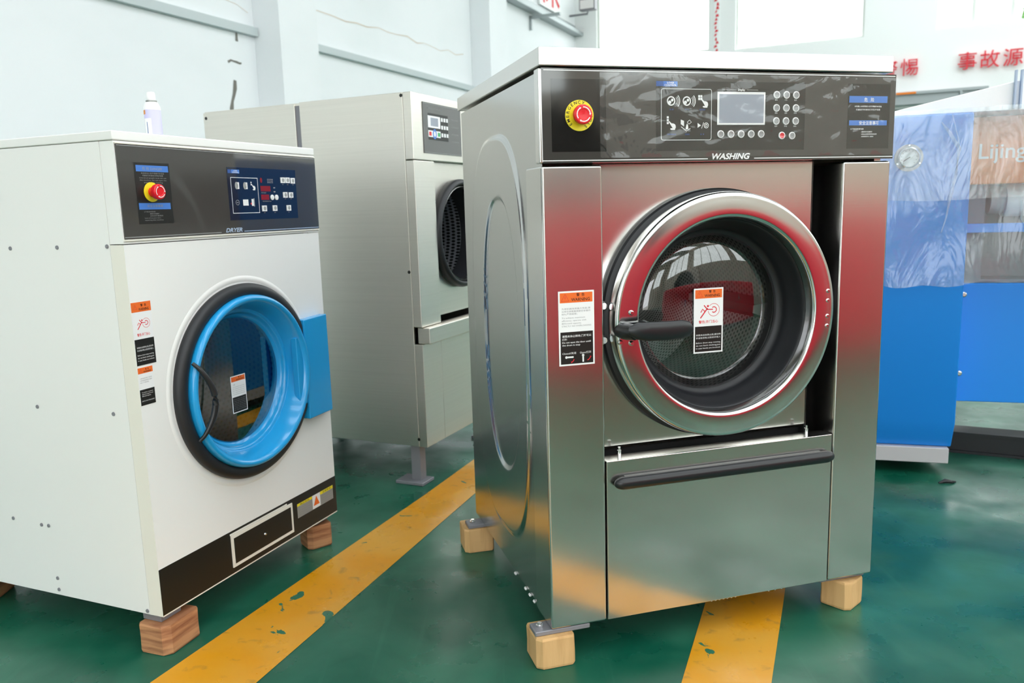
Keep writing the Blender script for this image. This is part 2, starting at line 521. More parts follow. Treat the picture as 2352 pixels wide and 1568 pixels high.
# back wall with windows; sill 3.56, head 5.6
def wall_y(name, y0, y1, openings, m, xa=B0, xb=B1, top=H_):
    """wall along B between y0 and y1 with rectangular openings (x0,x1,z0,z1)"""
    w = MB(); xs = sorted({xa, xb} | {o[0] for o in openings} | {o[1] for o in openings})
    for a, b in zip(xs, xs[1:]):
        op = [o for o in openings if o[0] <= a + 1e-6 and o[1] >= b - 1e-6]
        z = 0
        for o in sorted(op, key=lambda o: o[2]):
            if o[2] > z: w.box(a, b, y0, y1, z, o[2], m)
            z = o[3]
        w.box(a, b, y0, y1, z, top, m)
    return w
wins = [(-4.6, -2.66, 3.60, 5.8), (-2.25, -.33, 3.56, 5.8), (.64, 2.6, 3.56, 5.8), (3.5, 5.5, 3.56, 5.8), (6.2, 8.2, 3.56, 5.8)]
wb = wall_y('wall_back', A1, A1 + .25, wins + [(-3.0, 1.30, 0, 2.45)], white_wall)
hall(wb, 'wall_back')
def window(i, x0, x1, z0, z1, y, along='x', bars=2):
    f = MB(); t = .035
    def bx(a0, a1, c0, c1, m=frame_wht):
        if along == 'x': f.box(a0, a1, y - .03, y + .03, c0, c1, m)
        else: f.box(y - .03, y + .03, a0, a1, c0, c1, m)
    bx(x0 + .001, x0 + t, z0 + .001, z1 - .001); bx(x1 - t, x1 - .001, z0 + .001, z1 - .001); bx(x0 + t, x1 - t, z0 + .001, z0 + t); bx(x0 + t, x1 - t, z1 - t, z1 - .001)
    for k in range(1, bars):
        c = x0 + (x1 - x0) * k / bars; bx(c - .025, c + .025, z0 + t, z1 - t)
    p = f.build('window_%d' % i, rot=BR, smooth=False); struct(p)
    g = MB()
    if along == 'x': g.box(x0 + t, x1 - t, y - .004, y + .004, z0 + t, z1 - t, glass_pane)
    else: g.box(y - .004, y + .004, x0 + t, x1 - t, z0 + t, z1 - t, glass_pane)
    g.build('pane', p, smooth=False)
for i, (a, b, c, d) in enumerate(wins): window(i + 1, a, b, c, d, A1 + .1, bars=(1, 1, 4, 2, 2)[i])
# dark doorway under a steel track on the back wall
dr = MB(); dr.box(-3.0 + .001, 1.30 - .001, A1 + .12, A1 + .16, 0, 2.449, dark_steel)
for k in range(9): dr.box(-2.95 + k * .47, -2.93 + k * .47, A1 + .10, A1 + .12, .02, 2.42, dark_steel)
struct(dr.build('door_1', rot=BR, smooth=False))
tr = MB(); tr.box(-3.4, 1.36, A1 - .12, A1 - .002, 2.50, 2.64, beam_grey); tr.box(-3.4, 1.36, A1 - .16, A1 - .002, 2.64, 2.68, beam_grey)
tr.box(.15, .42, A1 - .17, A1 - .161, 2.645, 2.675, orange_pnl); tr.box(1.0, 1.03, A1 - .16, A1 - .121, 2.50, 2.64, beam_grey)
struct(tr.build('trim_6', rot=BR, smooth=False))

# right wall: long row of windows; front wall: big open doorway to the yard
wr = MB()
rw = [(-7.0, -3.7, 2.9, 5.8), (-3.1, .4, 2.9, 5.8), (1.0, 4.5, 2.9, 5.8), (5.1, 8.5, 2.9, 5.8), (9.1, 12.5, 2.9, 5.8)]
xs = sorted({A0, A1} | {o[0] for o in rw} | {o[1] for o in rw})
for a, b in zip(xs, xs[1:]):
    op = [o for o in rw if o[0] <= a + 1e-6 and o[1] >= b - 1e-6]
    z = 0
    for o in op:
        wr.box(B1, B1 + .25, a, b, 0, o[2], beige); z = o[3]
    wr.box(B1, B1 + .25, a, b, z, H_, beige)
hall(wr, 'wall_right')
for i, (a, b, c, d) in enumerate(rw): window(6 + i, a, b, c, d, B1 + .1, along='y', bars=4)
fw = [(-4.2, -1.6, 2.6, 5.6), (.6, 4.8, 0, 4.6), (5.6, 8.2, 2.6, 5.6)]
hall(wall_y('wall_front', A0 - .25, A0, fw, beige), 'wall_front')
window(11, *fw[0], A0 - .1); window(12, *fw[2], A0 - .1)

ce = MB()
y = A0
k = 0
while y < A1 - .01:                      # roof sheets with open skylight strips between them
    e = min(y + 1.45, A1)
    ce.box(B0, B1, y, e, H_, H_ + .1, white_wall)
    if e < A1: ce.box(B0, -1.0, e, min(e + 1.3, A1), H_, H_ + .1, white_wall)
    y = e + 1.3
struct(ce.build('ceiling', rot=BR, smooth=False))
n = 7
for a in (-4.5, 0.4, 5.3, 10.2):
    t = MB(); t.box(B0, B1, a - .05, a + .05, 5.95, 6.05, beam_grey); t.box(B0, B1, a - .05, a + .05, 6.47, 6.57, beam_grey)
    for j in range(14):
        x = B0 + j; t.tube([(x + .02, a, 6.0), (x + .5, a, 6.52)], .025, beam_grey, 6); t.tube([(x + .5, a, 6.52), (x + .98, a, 6.0)], .025, beam_grey, 6)
    struct(t.build('trim_%d' % n, rot=BR, smooth=False)); n += 1
# steel channel and bracket high on the left wall
t = MB(); t.box(B0 + .002, B0 + .16, 10.7, A1 - .01, 4.06, 4.12, beam_grey); t.box(B0 + .002, B0 + .02, 10.7, A1 - .01, 4.12, 4.24, beam_grey)
struct(t.build('trim_11', rot=BR, smooth=False))
t = MB(); t.box(B0 + .002, B0 + .04, 11.95, 12.0, 3.82, 4.02, beam_grey); t.box(B0 + .002, B0 + .5, 11.95, 12.0, 3.98, 4.02, beam_grey)
struct(t.build('trim_12', rot=BR, smooth=False))

# yard outside
yd = MB(); yd.box(-40, 40, -45, 60, -.14, -.11, yard)
struct(yd.build('ground', rot=BR, smooth=False))

# red wall characters
def sign(s, b, z, h, label):
    m = MB(); m.text(s, 0, 0, h, 0, letter_red, cap=.84)
    o = m.build('wall_character', smooth=False, rot=BR)
    so = o.modifiers.new('thickness', 'SOLIDIFY'); so.thickness = .03; so.offset = 1
    o.location = W3(A1 - .034, b, z)
    return tag(o, label, 'sign', 'red characters on the back wall')
sign('警', .03, 2.94, .222, 'red wall character half hidden behind the washing machine, before 惕')
sign('惕', .315, 2.95, .222, 'red wall character 惕 just right of the washing machine')
sign('事', 1.075, 2.965, .222, 'red wall character 事 above the white cover, first after the gap')
sign('故', 1.36, 2.965, .222, 'red wall character 故 between 事 and 源')
sign('源', 1.65, 2.965, .222, 'red wall character 源 at the right edge of the picture')
bn = MB(); bn.box(0, .035, 0, .9, 0, .9, white_wall)
v_, f_ = text_mesh('保', .012, 0)
k = .62 / .84
bn.add([(.037, .42 + (p[0] - .5) * k * 1.2, .12 + p[1] * k) for p in v_], f_, letter_red)
bo = bn.build('wall_banner', rot=BR, smooth=False); bo.location = W3(12.3, B0 + .01, 4.26)
tag(bo, 'white board with a red character on the left wall above the beam', 'sign')
# narrow red and white banner beside the bright window
rb = MB(); rb.box(-2.60, -2.50, A1 - .02, A1 - .004, 3.0, 5.7, white_wall)
for k in range(44):
    a_ = random.uniform(-2.598, -2.55); z_ = 3.02 + k * .06
    rb.add([(a_, A1 - .021, z_), (min(a_ + random.uniform(.02, .06), -2.505), A1 - .021, z_ + random.uniform(-.01, .02)), (min(a_ + random.uniform(.03, .05), -2.51), A1 - .021, z_ + .05), (a_ + .01, A1 - .021, z_ + .045)], [(0, 1, 2, 3)], letter_red)
ro = rb.build('hanging_banner', rot=BR, smooth=False)
tag(ro, 'narrow red and white vertical banner between the bright windows', 'banner')
# floodlight in the far corner
ft = thing('floodlight', 'grey floodlight on an arm high in the far left corner', 'lamp', W3(13.7, B0 + .02, 4.35), BR)
MB().tube([(0, 0, 0), (.32, 0, .0), (.36, -.05, .1)], .018, grey_metal, 8).build('arm', ft)
m = MB(); m.box(.24, .52, -.2, -.06, .02, .2, grey_metal); m.rect(.26, .50, .04, .18, -.201, p_white)
m.build('lamp_head', ft, bevel=.01)

# ------------------------------------------------------------------ tree outside, and an added stand-in shrub inside
def tree(x, y, h, rad, n, lm, label, trunk=1.2, z=-.11):
    t = thing('tree', label, 'tree', (x, y, z))
    MB().tube([(0, 0, 0), (.05, 0, trunk * .5), (0, .05, h * .6)], [.16, .12, .05], bark, 8).build('trunk', t)
    lf = MB()
    for i in range(n):
        a = random.uniform(0, 2 * PI); ph = math.acos(random.uniform(-1, 1)); rr = rad * random.random() ** .4
        p = Vector((rr * math.sin(ph) * math.cos(a), rr * math.sin(ph) * math.sin(a), trunk + (h - trunk) / 2 + (h - trunk) / 2 * math.cos(ph) * rr / rad))
        u_ = Vector((random.uniform(-1, 1), random.uniform(-1, 1), random.uniform(-.6, .6))).normalized() * .16
        w_ = u_.cross(Vector((random.random(), random.random(), 1))).normalized() * .07
        lf.add([p - u_, p + w_, p + u_, p - w_], [(0, 1, 2, 3)], lm)
    lf.build('foliage', t, smooth=False)
    return t
p = W3(A1 + 4.5, 4.2); tree(p.x, p.y, 7.5, 1.9, 1600, leaf_m, 'green tree outside the window at the top right corner', trunk=2.2)
p = W3(-3.3, 8.0); tree(p.x, p.y, 2.55, .85, 3200, leaf_standin, 'added dark shrub, stand-in for a dark shape mirrored in the left end of the washing machine control panel', trunk=.5, z=0)  # invented shrub, added as a dark shape for the panel to reflect

# ------------------------------------------------------------------ shared fittings
def estop(parent, cu, cz, y, r_plate, r_btn, proud, lettered=True):
    e = MB()
    e.lathe(cu, cz, [(r_plate, y), (r_plate, y - .002)], estop_yel, 64, cap_last=True)
    yy = y - .0024
    if lettered:
        for s_, a0, a1 in (('EMERGENCY', 222, 72), ('STOP', -58, -2)):
            for i, ch in enumerate(s_):
                a = math.radians(a0 + (a1 - a0) * i / (len(s_) - 1))
                rr = r_plate * .80
                if s_ == 'EMERGENCY': e.text(ch, cu + rr * .94 * math.cos(a), cz + rr * .94 * math.sin(a), r_plate * .21, yy, p_black, rot=a - PI / 2, bold=.01)
                else:
                    rr2 = r_plate * .92
                    e.text(ch, cu + rr2 * math.cos(a), cz + rr2 * math.sin(a), r_plate * .21, yy, p_black, rot=a + PI / 2, bold=.01)
    b = e.build('emergency_stop', parent)
    b['label'] = 'yellow round emergency stop plate with red push button'
    s = MB()
    s.lathe(cu, cz, [(r_btn * .62, y - .002), (r_btn * .62, y - proud * .5), (r_btn * .95, y - proud * .55), (r_btn, y - proud * .7), (r_btn * .97, y - proud * .92), (r_btn * .85, y - proud), (r_btn * .55, y - proud), (r_btn * .5, y - proud * .97), (.0005, y - proud * .95)], estop_red, 48)
    for k in range(3):
        a = math.radians(95 + 120 * k)
        s.arc(cu, cz, r_btn * .70, a, a - 1.55, r_btn * .10, y - proud - .0006, p_white, 12)
        t = a - 1.55; rr = r_btn * .70
        P0 = (cu + rr * 1.0 * math.cos(t - .25), cz + rr * 1.0 * math.sin(t - .25)); P1 = (cu + rr * .84 * math.cos(t), cz + rr * .84 * math.sin(t)); P2 = (cu + rr * 1.16 * math.cos(t), cz + rr * 1.16 * math.sin(t))
        s.poly([P0, P1, P2], y - proud - .0006, p_white)
    s.build('mushroom_button', b)
    return b

def screw(parent, u, z, y, r=.006, name='screw', m=chrome, h=.003):
    return MB().lathe(u, z, [(r, y), (r * .95, y - h * .6), (r * .6, y - h), (.0004, y - h)], m, 16).build(name, parent)

def hand(mb, u, z, s, y, m):
    """pointing hand pictogram"""
    pts = [(-.9, .9), (-.72, 1.0), (-.05, .42), (.05, .55), (.2, .42), (.35, .5), (.45, .35), (.62, .38), (.85, .05), (.9, -.4), (.72, -.75), (.7, -.95), (-.25, -.95), (-.5, -.7), (-.25, -.55), (.1, -.6), (-.05, -.3)]
    mb.poly([(u + a * s, z + b * s) for a, b in pts][::-1], y, m)

def runner_sign(mb, u, z, s, y):
    """figure whose arm is drawn into a turning drum"""
    mb.line([(u - 1.25 * s, z - .95 * s), (u - .45 * s, z + .05 * s), (u - .2 * s, z + .3 * s)], .16 * s, y, p_red)
    mb.line([(u - .35 * s, z + .15 * s), (u + .55 * s, z + .12 * s)], .13 * s, y, p_red)
    mb.line([(u - .3 * s, z + .2 * s), (u - .75 * s, z + .72 * s)], .14 * s, y, p_red)
    mb.line([(u - .6 * s, z - .1 * s), (u - .95 * s, z + .22 * s), (u - 1.2 * s, z - .2 * s)], .13 * s, y, p_red)
    mb.disc(u - .18 * s, z + .58 * s, .15 * s, y, p_red, 16)
    mb.arc(u + .7 * s, z + .08 * s, .36 * s, 2.3, -2.3, .12 * s, y, p_red, 16)
    mb.arc(u + .68 * s, z + .05 * s, .82 * s, 2.4, -3.0, .06 * s, y, p_red, 30)

def warn_tri(mb, u, z, s, y, m=p_red, w=.14):
    mb.line([(u - s, z - .8 * s), (u + s, z - .8 * s), (u, z + .95 * s)], w * s, y, m, closed=True)
    mb.rect(u - .06 * s, u + .06 * s, z - .3 * s, z + .35 * s, y, m)

def label_warning(parent, name, u0, u1, z0, z1, y, kind, border=True):
    """printed warning sticker, one mesh; kind chooses the middle and bottom prints"""
    m = MB(); W_, H = u1 - u0, z1 - z0; e = .0003; b = .045 * W_ if border else .0
    m.box(u0, u1, y - e, y, z0, z1, p_white)
    o0 = z1 - .155 * H
    y1 = y - e - .0002; y2 = y1 - .0002
    m.rect(u0 + b, u1 - b, o0, z1 - b, y1, p_orange)
    warn_tri(m, u0 + .19 * W_, (o0 + z1 - b) / 2, .105 * W_, y2, w=.16)
    m.text('警  告', u0 + .62 * W_, o0 + .085 * H, .038 * H, y2, p_black, cap=.84, bold=.01)
    m.text('WARNING', u0 + .62 * W_, o0 + .02 * H, .042 * H, y2, p_black, width=.52 * W_, bold=.012)
    if kind in ('door', 'runner_small'):
        zb = z0 + .415 * H
        m.rect(u0 + b, u1 - b, z0 + b, zb, y1, p_black)
        runner_sign(m, u0 + .52 * W_, z0 + .655 * H, .235 * W_, y1)
        m.text('警告:开门当心', u0 + .5 * W_, z0 + .465 * H, .042 * H, y1, p_red, width=.66 * W_, cap=.84, bold=.012)
        m.text('转筒未达到停止前,请勿伸', u0 + .5 * W_, z0 + .27 * H, .025 * H, y2, p_white, width=.84 * W_, cap=.84)
        m.text('手去取衣物,以防将手卷入', u0 + .5 * W_, z0 + .225 * H, .025 * H, y2, p_white, width=.84 * W_, cap=.84)
        for i, s_ in enumerate(('Before drum stop running,', 'do not fetch clothing,just', 'in case hands are involved.')):
            m.text(s_, u0 + .5 * W_, z0 + (.15 - .042 * i) * H, .022 * H, y2, p_white, width=.84 * W_)
    elif kind == 'capacity':
        zb = z0 + .455 * H
        m.rect(u0 + b, u1 - b, z0 + b, zb, y1, p_black)
        for i, (s_, w_) in enumerate((('为使机器发挥最大性能,建', .8), ('议单位装载量是额定容量的', .8), ('80%,严禁超载。', .44))):
            m.text(s_, u0 + .09 * W_, z0 + (.755 - .035 * i) * H, .022 * H, y1, p_grey, 'l', width=w_ * W_, cap=.84)
        for i, (s_, w_) in enumerate((('To achieve maximum', .65), ('efficiency, operate with', .68), ('80%rated capacity.', .55), ('STRICTLY NO OVERLOADING', .82))):
            m.text(s_, u0 + .09 * W_, z0 + (.635 - .037 * i) * H, .020 * H, y1, p_grey, 'l', width=w_ * W_)
        m.text('滚筒未停止转动,门不可以', u0 + .5 * W_, z0 + .385 * H, .028 * H, y2, p_white, width=.82 * W_, cap=.84, bold=.01)
        m.text('打开!', u0 + .09 * W_, z0 + .345 * H, .026 * H, y2, p_white, 'l', cap=.84, bold=.01)
        m.text('Do not open the door untill', u0 + .09 * W_, z0 + .305 * H, .022 * H, y2, p_white, 'l', width=.8 * W_, bold=.01)
        m.text('the drum is stop', u0 + .09 * W_, z0 + .268 * H, .022 * H, y2, p_white, 'l', width=.5 * W_, bold=.01)
        m.text('Closed/关闭', u0 + .28 * W_, z0 + .155 * H, .024 * H, y2, p_white, width=.38 * W_)
        m.text('Open/打开', u0 + .74 * W_, z0 + .155 * H, .024 * H, y2, p_white, width=.32 * W_)
        for (cx, cz, vert) in ((.2, .115, 0), (.67, .13, 1)):
            cu, cz = u0 + cx * W_, z0 + cz * H
            m.disc(cu, cz, .035 * W_, y2, p_white, 16)
            if vert: m.rect(cu - .022 * W_, cu + .022 * W_, cz - .09 * H, cz, y2, p_white)
            else: m.rect(cu, cu + .2 * W_, cz - .011 * H, cz + .011 * H, y2, p_white)
        m.arc(u0 + .32 * W_, z0 + .09 * H, .09 * W_, -.1, -1.3, .022 * W_, y2, p_red, 8)
        m.disc(u0 + .345 * W_, z0 + .045 * H, .028 * W_, y2, p_red, 3)
        m.arc(u0 + .77 * W_, z0 + .115 * H, .11 * W_, -1.4, -.2, .022 * W_, y2, p_red, 8)
        m.disc(u0 + .88 * W_, z0 + .105 * H, .028 * W_, y2, p_red, 3)
    elif kind == 'capacity_small':
        zb = z0 + .42 * H
        m.rect(u0 + b, u1 - b, z0 + b, zb, y1, p_black)
        for i, (s_, w_) in enumerate((('为使机器发挥最大性能,建', .8), ('议单位装载量是额定容量的', .8), ('80%,严禁超载。', .6))):
            m.text(s_, u0 + .09 * W_, z0 + (.70 - .055 * i) * H, .030 * H, y1, p_grey, 'l', width=w_ * W_, cap=.84)
        for i, (s_, w_) in enumerate((('To achieve maximum', .75), ('efficiency, operate with', .75), ('80%rated capacity.', .6))):
            m.text(s_, u0 + .12 * W_, z0 + (.33 - .05 * i) * H, .028 * H, y2, p_white, 'l', width=w_ * W_)
        m.text('STRICTLY NO OVERLOADING', u0 + .5 * W_, z0 + .10 * H, .028 * H, y2, p_white, width=.85 * W_)
    else:                      # notice on the dryer glass
        zb = z0 + .43 * H
        m.rect(u0 + b, u1 - b, z0 + b, zb, y1, p_black)
        m.text('注意', u0 + .2 * W_, z0 + .75 * H, .035 * H, y1, p_grey, cap=.84)
        for i in range(5): m.text('烘干衣物前请先清理过滤网', u0 + .5 * W_, z0 + (.69 - .05 * i) * H, .020 * H, y1, p_grey, width=.8 * W_, cap=.84)
        for i, s_ in enumerate(('Please clean the filter', 'screen before drying and', 'do not put any clothing', 'with oil or solvent into', 'the drum. Do not open', 'the door while the drum', 'is turning.')):
            m.text(s_, u0 + .5 * W_, z0 + (.36 - .046 * i) * H, .020 * H, y2, p_grey, width=.82 * W_)
    o = m.build(name, parent, smooth=False)
    return o

# ------------------------------------------------------------------ washing machine
WW, WD = .951, .833
wm = thing('washing_machine', 'stainless steel washing machine with round glass door and black control panel', 'washing machine', (.0784, 1.8775, .0976), .2781)
cab = MB()
cab.box(.930, WW - .002, .03, WD, .004, 1.352, steel)          # right side
cab.box(.012, .930, WD - .02, WD, .004, 1.352, steel_dull)     # back
cab.box(.012, .930, .05, WD - .02, .004, .02, steel_dull)      # bottom
cab.box(.012, .930, .02, WD - .02, 1.335, 1.352, steel_dull)   # top
cab.build('cabinet', wm)
# pressed left side panel with two rounded reliefs
sp = MB(); NV, NZ = 240, 330; vs2 = []; fs2 = []
def sstep(x): x = max(0, min(1, x)); return x * x * (3 - 2 * x)
for j in range(NZ + 1):
    for i in range(NV + 1):
        v = .018 + (WD - .018) * i / NV; z = .004 + 1.348 * j / NZ
        o_ = ((abs(v - .44) / .285) ** 3 + (abs(z - .675) / .575) ** 3) ** (1 / 3)
        i_ = ((abs(v - .405) / .185) ** 2.3 + (abs(z - .69) / .395) ** 2.3) ** (1 / 2.3)
        h = .007 * sstep((1 - o_) * .30 / .011) - .007 * sstep((1 - i_) * .22 / .011)
        vs2.append((.008 - h, v, z))
for j in range(NZ):
    for i in range(NV):
        a = j * (NV + 1) + i; fs2.append((a, a + NV + 1, a + NV + 2, a + 1))
sp.add(vs2, fs2, steel_side)
spo = sp.build('side_panel', wm); spo['label'] = 'pressed side panel with rounded relief'
# lid
MB().box(-.003, .947, -.006, WD + .002, 1.359, 1.400, steel_lid).build('lid', wm, bevel=.003)
# corner strip beside the control panel
cs = MB(); cs.box(-.004, .010, -.002, .03, 1.146, 1.355, steel); cs.build('corner_strip', wm, bevel=.003)
# columns
col = MB().box(.0, .150, .0, .125, .0, 1.141, steel).build('front_column', wm, bevel=.006)
MB().box(.812, .956, .0, .125, .0, 1.141, steel).build('front_column', wm, bevel=.006)
# recessed door panel, bent forward at its foot
CU, CZ = .480, .765
rp = MB(); rp.plate_hole(.150, .768, .441, 1.146, CU, CZ, .248, .062, steel)
pr = [(.062, .441), (.0635, .436), (.068, .431), (.076, .428), (.09, .4275)]
rp.add([p_ for v, z in pr for p_ in ((.150, v, z), (.768, v, z))], [(2 * i, 2 * i + 2, 2 * i + 3, 2 * i + 1) for i in range(len(pr) - 1)], steel)
rp.build('door_surround', wm)
MB().box(.150, .768, .085, .095, .30, .438, black_gap).box(.768, .810, .150, .160, .30, 1.148, black_gap).box(.764, .768, .062, .160, .30, 1.148, black_gap).build('door_gap_shade', wm)  # black sheets stand in for the shade in the door gaps
MB().lathe(CU, CZ, [(.248, .062), (.248, .16)], rubber).build('tub_gasket', wm)
# drawer
dw = MB().box(.153, .808, .0, .048, .001, .422, steel).build('lower_panel', wm, bevel=.002)
hd = MB()
pts = []; rr = []
for d in [0, .001, .003, .006, .010, .016, .022, .030] + [.06 + .0518 * i for i in range(11)] + [.608, .616, .622, .628, .632, .635, .637, .638]:
    e = min(d, .638 - d) / .026
    k = 1 if e >= 1 else math.sqrt(max(0, 1 - (1 - e) ** 2)) * .96 + .04
    pts.append((.168 + d, -.013, .366)); rr.append((.0145 * k, .0165 * k))
hd.tube(pts, rr, black_pl, 16); hd.box(.20, .77, -.006, .0, .350, .380, black_pl)
h = hd.build('handle', dw); h['label'] = 'long black bar handle'
for u in (.200, .748): MB().lathe(u, .03, [(.005, .422), (.005, .438), (.0035, .4385), (.0035, .446)], chrome, 16, cap_last=True, axis='z').build('locating_pin', wm)
# white mounting compound dots under the edges
# control panel ---------------------------------------------------------
cp = MB()
PY = -.004
cp.box(.003, .958, PY, .02, 1.146, 1.355, fascia)
y = PY - .0003; y2 = y - .0003; y3 = y2 - .0003
cp.rect(.008, .955, 1.3495, 1.3515, y, p_white)
cp.rect(.003, .422, 1.1505, 1.1525, y, p_white); cp.rect(.549, .957, 1.1505, 1.1525, y, p_white)
cp.rect(.0253, .1585, 1.171, 1.332, y, fascia_blk)
cp.rect(.285, .690, 1.171, 1.331, y, fascia_blk)
cp.rect(.815, .942, 1.172, 1.331, y, fascia_blk)
cp.text('WASHING', .4855, 1.1503, .0138, y, p_white, width=.104, bold=.03, shear=.28)
cp.rect(.285, .3035, 1.3185, 1.3300, y2, p_dblue); cp.rect(.3035, .340, 1.3183, 1.3300, y2, p_blue)
for i in range(8):
    for j in range(5):
        if (i + j) % 2: cp.rect(.2855 + i * .0022, .2867 + i * .0022, 1.3192 + j * .0022, 1.3204 + j * .0022, y3, p_blue)
cp.text('LOGI', .3215, 1.3250, .0035, y3, p_white, width=.017, bold=.03); cp.text('CONTROL', .3215, 1.3197, .0035, y3, p_white, width=.031, bold=.03)
cp.frame(.298, .430, 1.196, 1.313, .0012, y2, p_white, r=.005)
for u in (.3235, .3645):          # porthole and sound-wave icons
    z = 1.2855
    cp.arc(u, z, .0095, 0, 2 * PI, .0028, y2, p_white, 24)
    cp.disc(u - .0035, z - .003, .0040, y2, p_white, 12); cp.disc(u + .003, z + .002, .0034, y2, p_white, 12)
    for k in range(3): cp.arc(u + .004, z, .0115 + k * .0035, .75, -.75, .0012 + .0006 * (k == 2), y2, p_white, 10)
for k in range(2):
    for j in range(2): cp.rect(.3945 + k * .0058, .3995 + k * .0058, 1.2880 + j * .0062, 1.2932 + j * .0062, y2, p_white)
hand(cp, .4115, 1.2805, .0105, y2, p_white)
for j in range(3): cp.rect(.3125, .3175, 1.2325 + j * .0065, 1.2375 + j * .0065, y2, p_white)
hand(cp, .3265, 1.2290, .0105, y2, p_white)
cp.poly([(.3490, 1.2325), (.3575, 1.2270), (.3575, 1.2400), (.3490, 1.2430)][::1], y2, p_white)
cp.line([(.3500, 1.2265), (.3640, 1.2165), (.3740, 1.2225)], .0015, y2, p_white)
cp.poly([(.3620, 1.2200), (.3690, 1.2215), (.3680, 1.2300), (.3655, 1.2340), (.3635, 1.2300)], y2, p_white)
cp.line([(.3660, 1.2370), (.3720, 1.2420), (.3770, 1.2370), (.3705, 1.2325)], .0012, y2, p_white, closed=True)
cp.poly([(.3935, 1.2240), (.4025, 1.2295), (.3935, 1.2350)], y2, p_white); cp.line([(.4040, 1.2225), (.4095, 1.2365)], .0012, y2, p_white)
cp.arc(.4165, 1.2295, .0060, 0, 2 * PI, .0014, y2, p_white, 20); cp.arc(.4165, 1.2295, .0030, 2.0, -5.1, .0010, y2, p_white, 14); cp.rect(.4160, .4170, 1.2295, 1.2335, y2, p_white)
for (u, z), s_ in zip(((.3245, 1.2645), (.3650, 1.2645), (.4060, 1.2645), (.3250, 1.2075), (.3660, 1.2075), (.4060, 1.2075)), ('关  闭', '开  门', '选择程序', '设置洗涤程序', '加洗剂', '启  动')):
    cp.text(s_, u, z, .0034, y2, p_dblue, cap=.84, bold=.01)
cp.text('Display', .511, 1.3105, .0048, y2, p_white, bold=.015)
cp.rect(.458, .497, 1.3122, 1.3127, y2, p_white); cp.rect(.525, .556, 1.3122, 1.3127, y2, p_white)
for s_, u, z in [('预洗', .4552, 1.2009), ('加温', .4827, 1.2009), ('主洗', .5104, 1.2009), ('漂洗', .5384, 1.2009), ('脱水', .5666, 1.2009), ('停止', .625, 1.1965), ('启动', .654, 1.1965),
                 ('高水', .608, 1.2885), ('中水', .635, 1.2885), ('低水', .662, 1.2885), ('排水', .608, 1.2575), ('温度', .635, 1.2575), ('时间', .662, 1.2575), ('程序', .608, 1.2262), ('手动', .635, 1.2262), ('自动', .662, 1.2262)]:
    cp.text(s_, u, z, .0034, y2, p_white, cap=.84)
cp.rect(.8185, .9335, 1.2850, 1.3013, y2, p_blue); cp.rect(.8205, .9345, 1.2293, 1.2418, y2, p_blue)
cp.text('危   险', .878, 1.2885, .0090, y3, p_white, cap=.84, bold=.012); cp.text('安全注意事项', .880, 1.2315, .0085, y3, p_white, cap=.84, bold=.012)
cp.text('本机器上未经培训人员不得操作本设备', .876, 1.2745, .0036, y2, p_white, width=.082, cap=.84, bold=.012)
cp.text('机器运行时请勿打开防护装置', .876, 1.2665, .0036, y2, p_white, width=.073, cap=.84, bold=.012)
cp.text('以下情况请切断电源:', .845, 1.2190, .0034, y2, p_white, width=.040, cap=.84, bold=.012)
for i, (s_, w_) in enumerate((('-维修本机器时', .034), ('-设备出现异常停机时', .048), ('-长时间不使用时', .038))):
    cp.text(s_, .857, 1.2120 - i * .0058, .0032, y2, p_white, 'l', width=w_, cap=.84, bold=.012)
cpo = cp.build('control_panel', wm, smooth=False); cpo['label'] = 'glossy black control panel lettered WASHING'
sc = MB(); sc.box(.4447, .576, y2 - .002, y2, 1.2303, 1.3075, p_white); sc.rect(.4495, .5715, 1.2350, 1.3020, y2 - .0022, screen)
sc.build('display_screen', cpo, bevel=.001)
def knob_print(u, z, c=None):
    b = MB(); b.lathe(u, z, [(.0092, y2), (.0090, y2 - .0016), (.0068, y2 - .0022)], p_white, 24); b.lathe(u, z, [(.0068, y2 - .0022), (.004, y2 - .0016), (.0004, y2 - .0014)], c or p_grey, 24)
    b.build('push_button', cpo)
for r_ in range(3):
    for c_ in range(3): knob_print(.608 + .0275 * c_, 1.3018 - .031 * r_)
for i in range(5): knob_print(.4552 + .0278 * i, 1.2090)
knob_print(.625, 1.2052, p_red); knob_print(.654, 1.2048)
estop(wm, .0925, 1.2515, PY, .0345, .0225, .028)
# protective film on the panel
fm = MB(); nx, nz = 60, 16; v3 = []; f3 = []
for j in range(nz + 1):
    for i in range(nx + 1):
        u = .140 + .815 * i / nx; z = 1.156 + .190 * j / nz
        v3.append((u, -.0125 - .0008 * math.sin(u * 40 + 3 * math.sin(z * 60)) - .001 * random.random() * (i > 34), z))
for j in range(nz):
    for i in range(nx):
        a = j * (nx + 1) + i; f3.append((a, a + 1, a + nx + 2, a + nx + 1))
fm.add(v3, f3, film_m)
fo = fm.build('protective_film', wm); fo['label'] = 'clear wrinkled protective film'
label_warning(wm, 'warning_label', .034, .1245, .672, .851, -.0004, 'capacity')
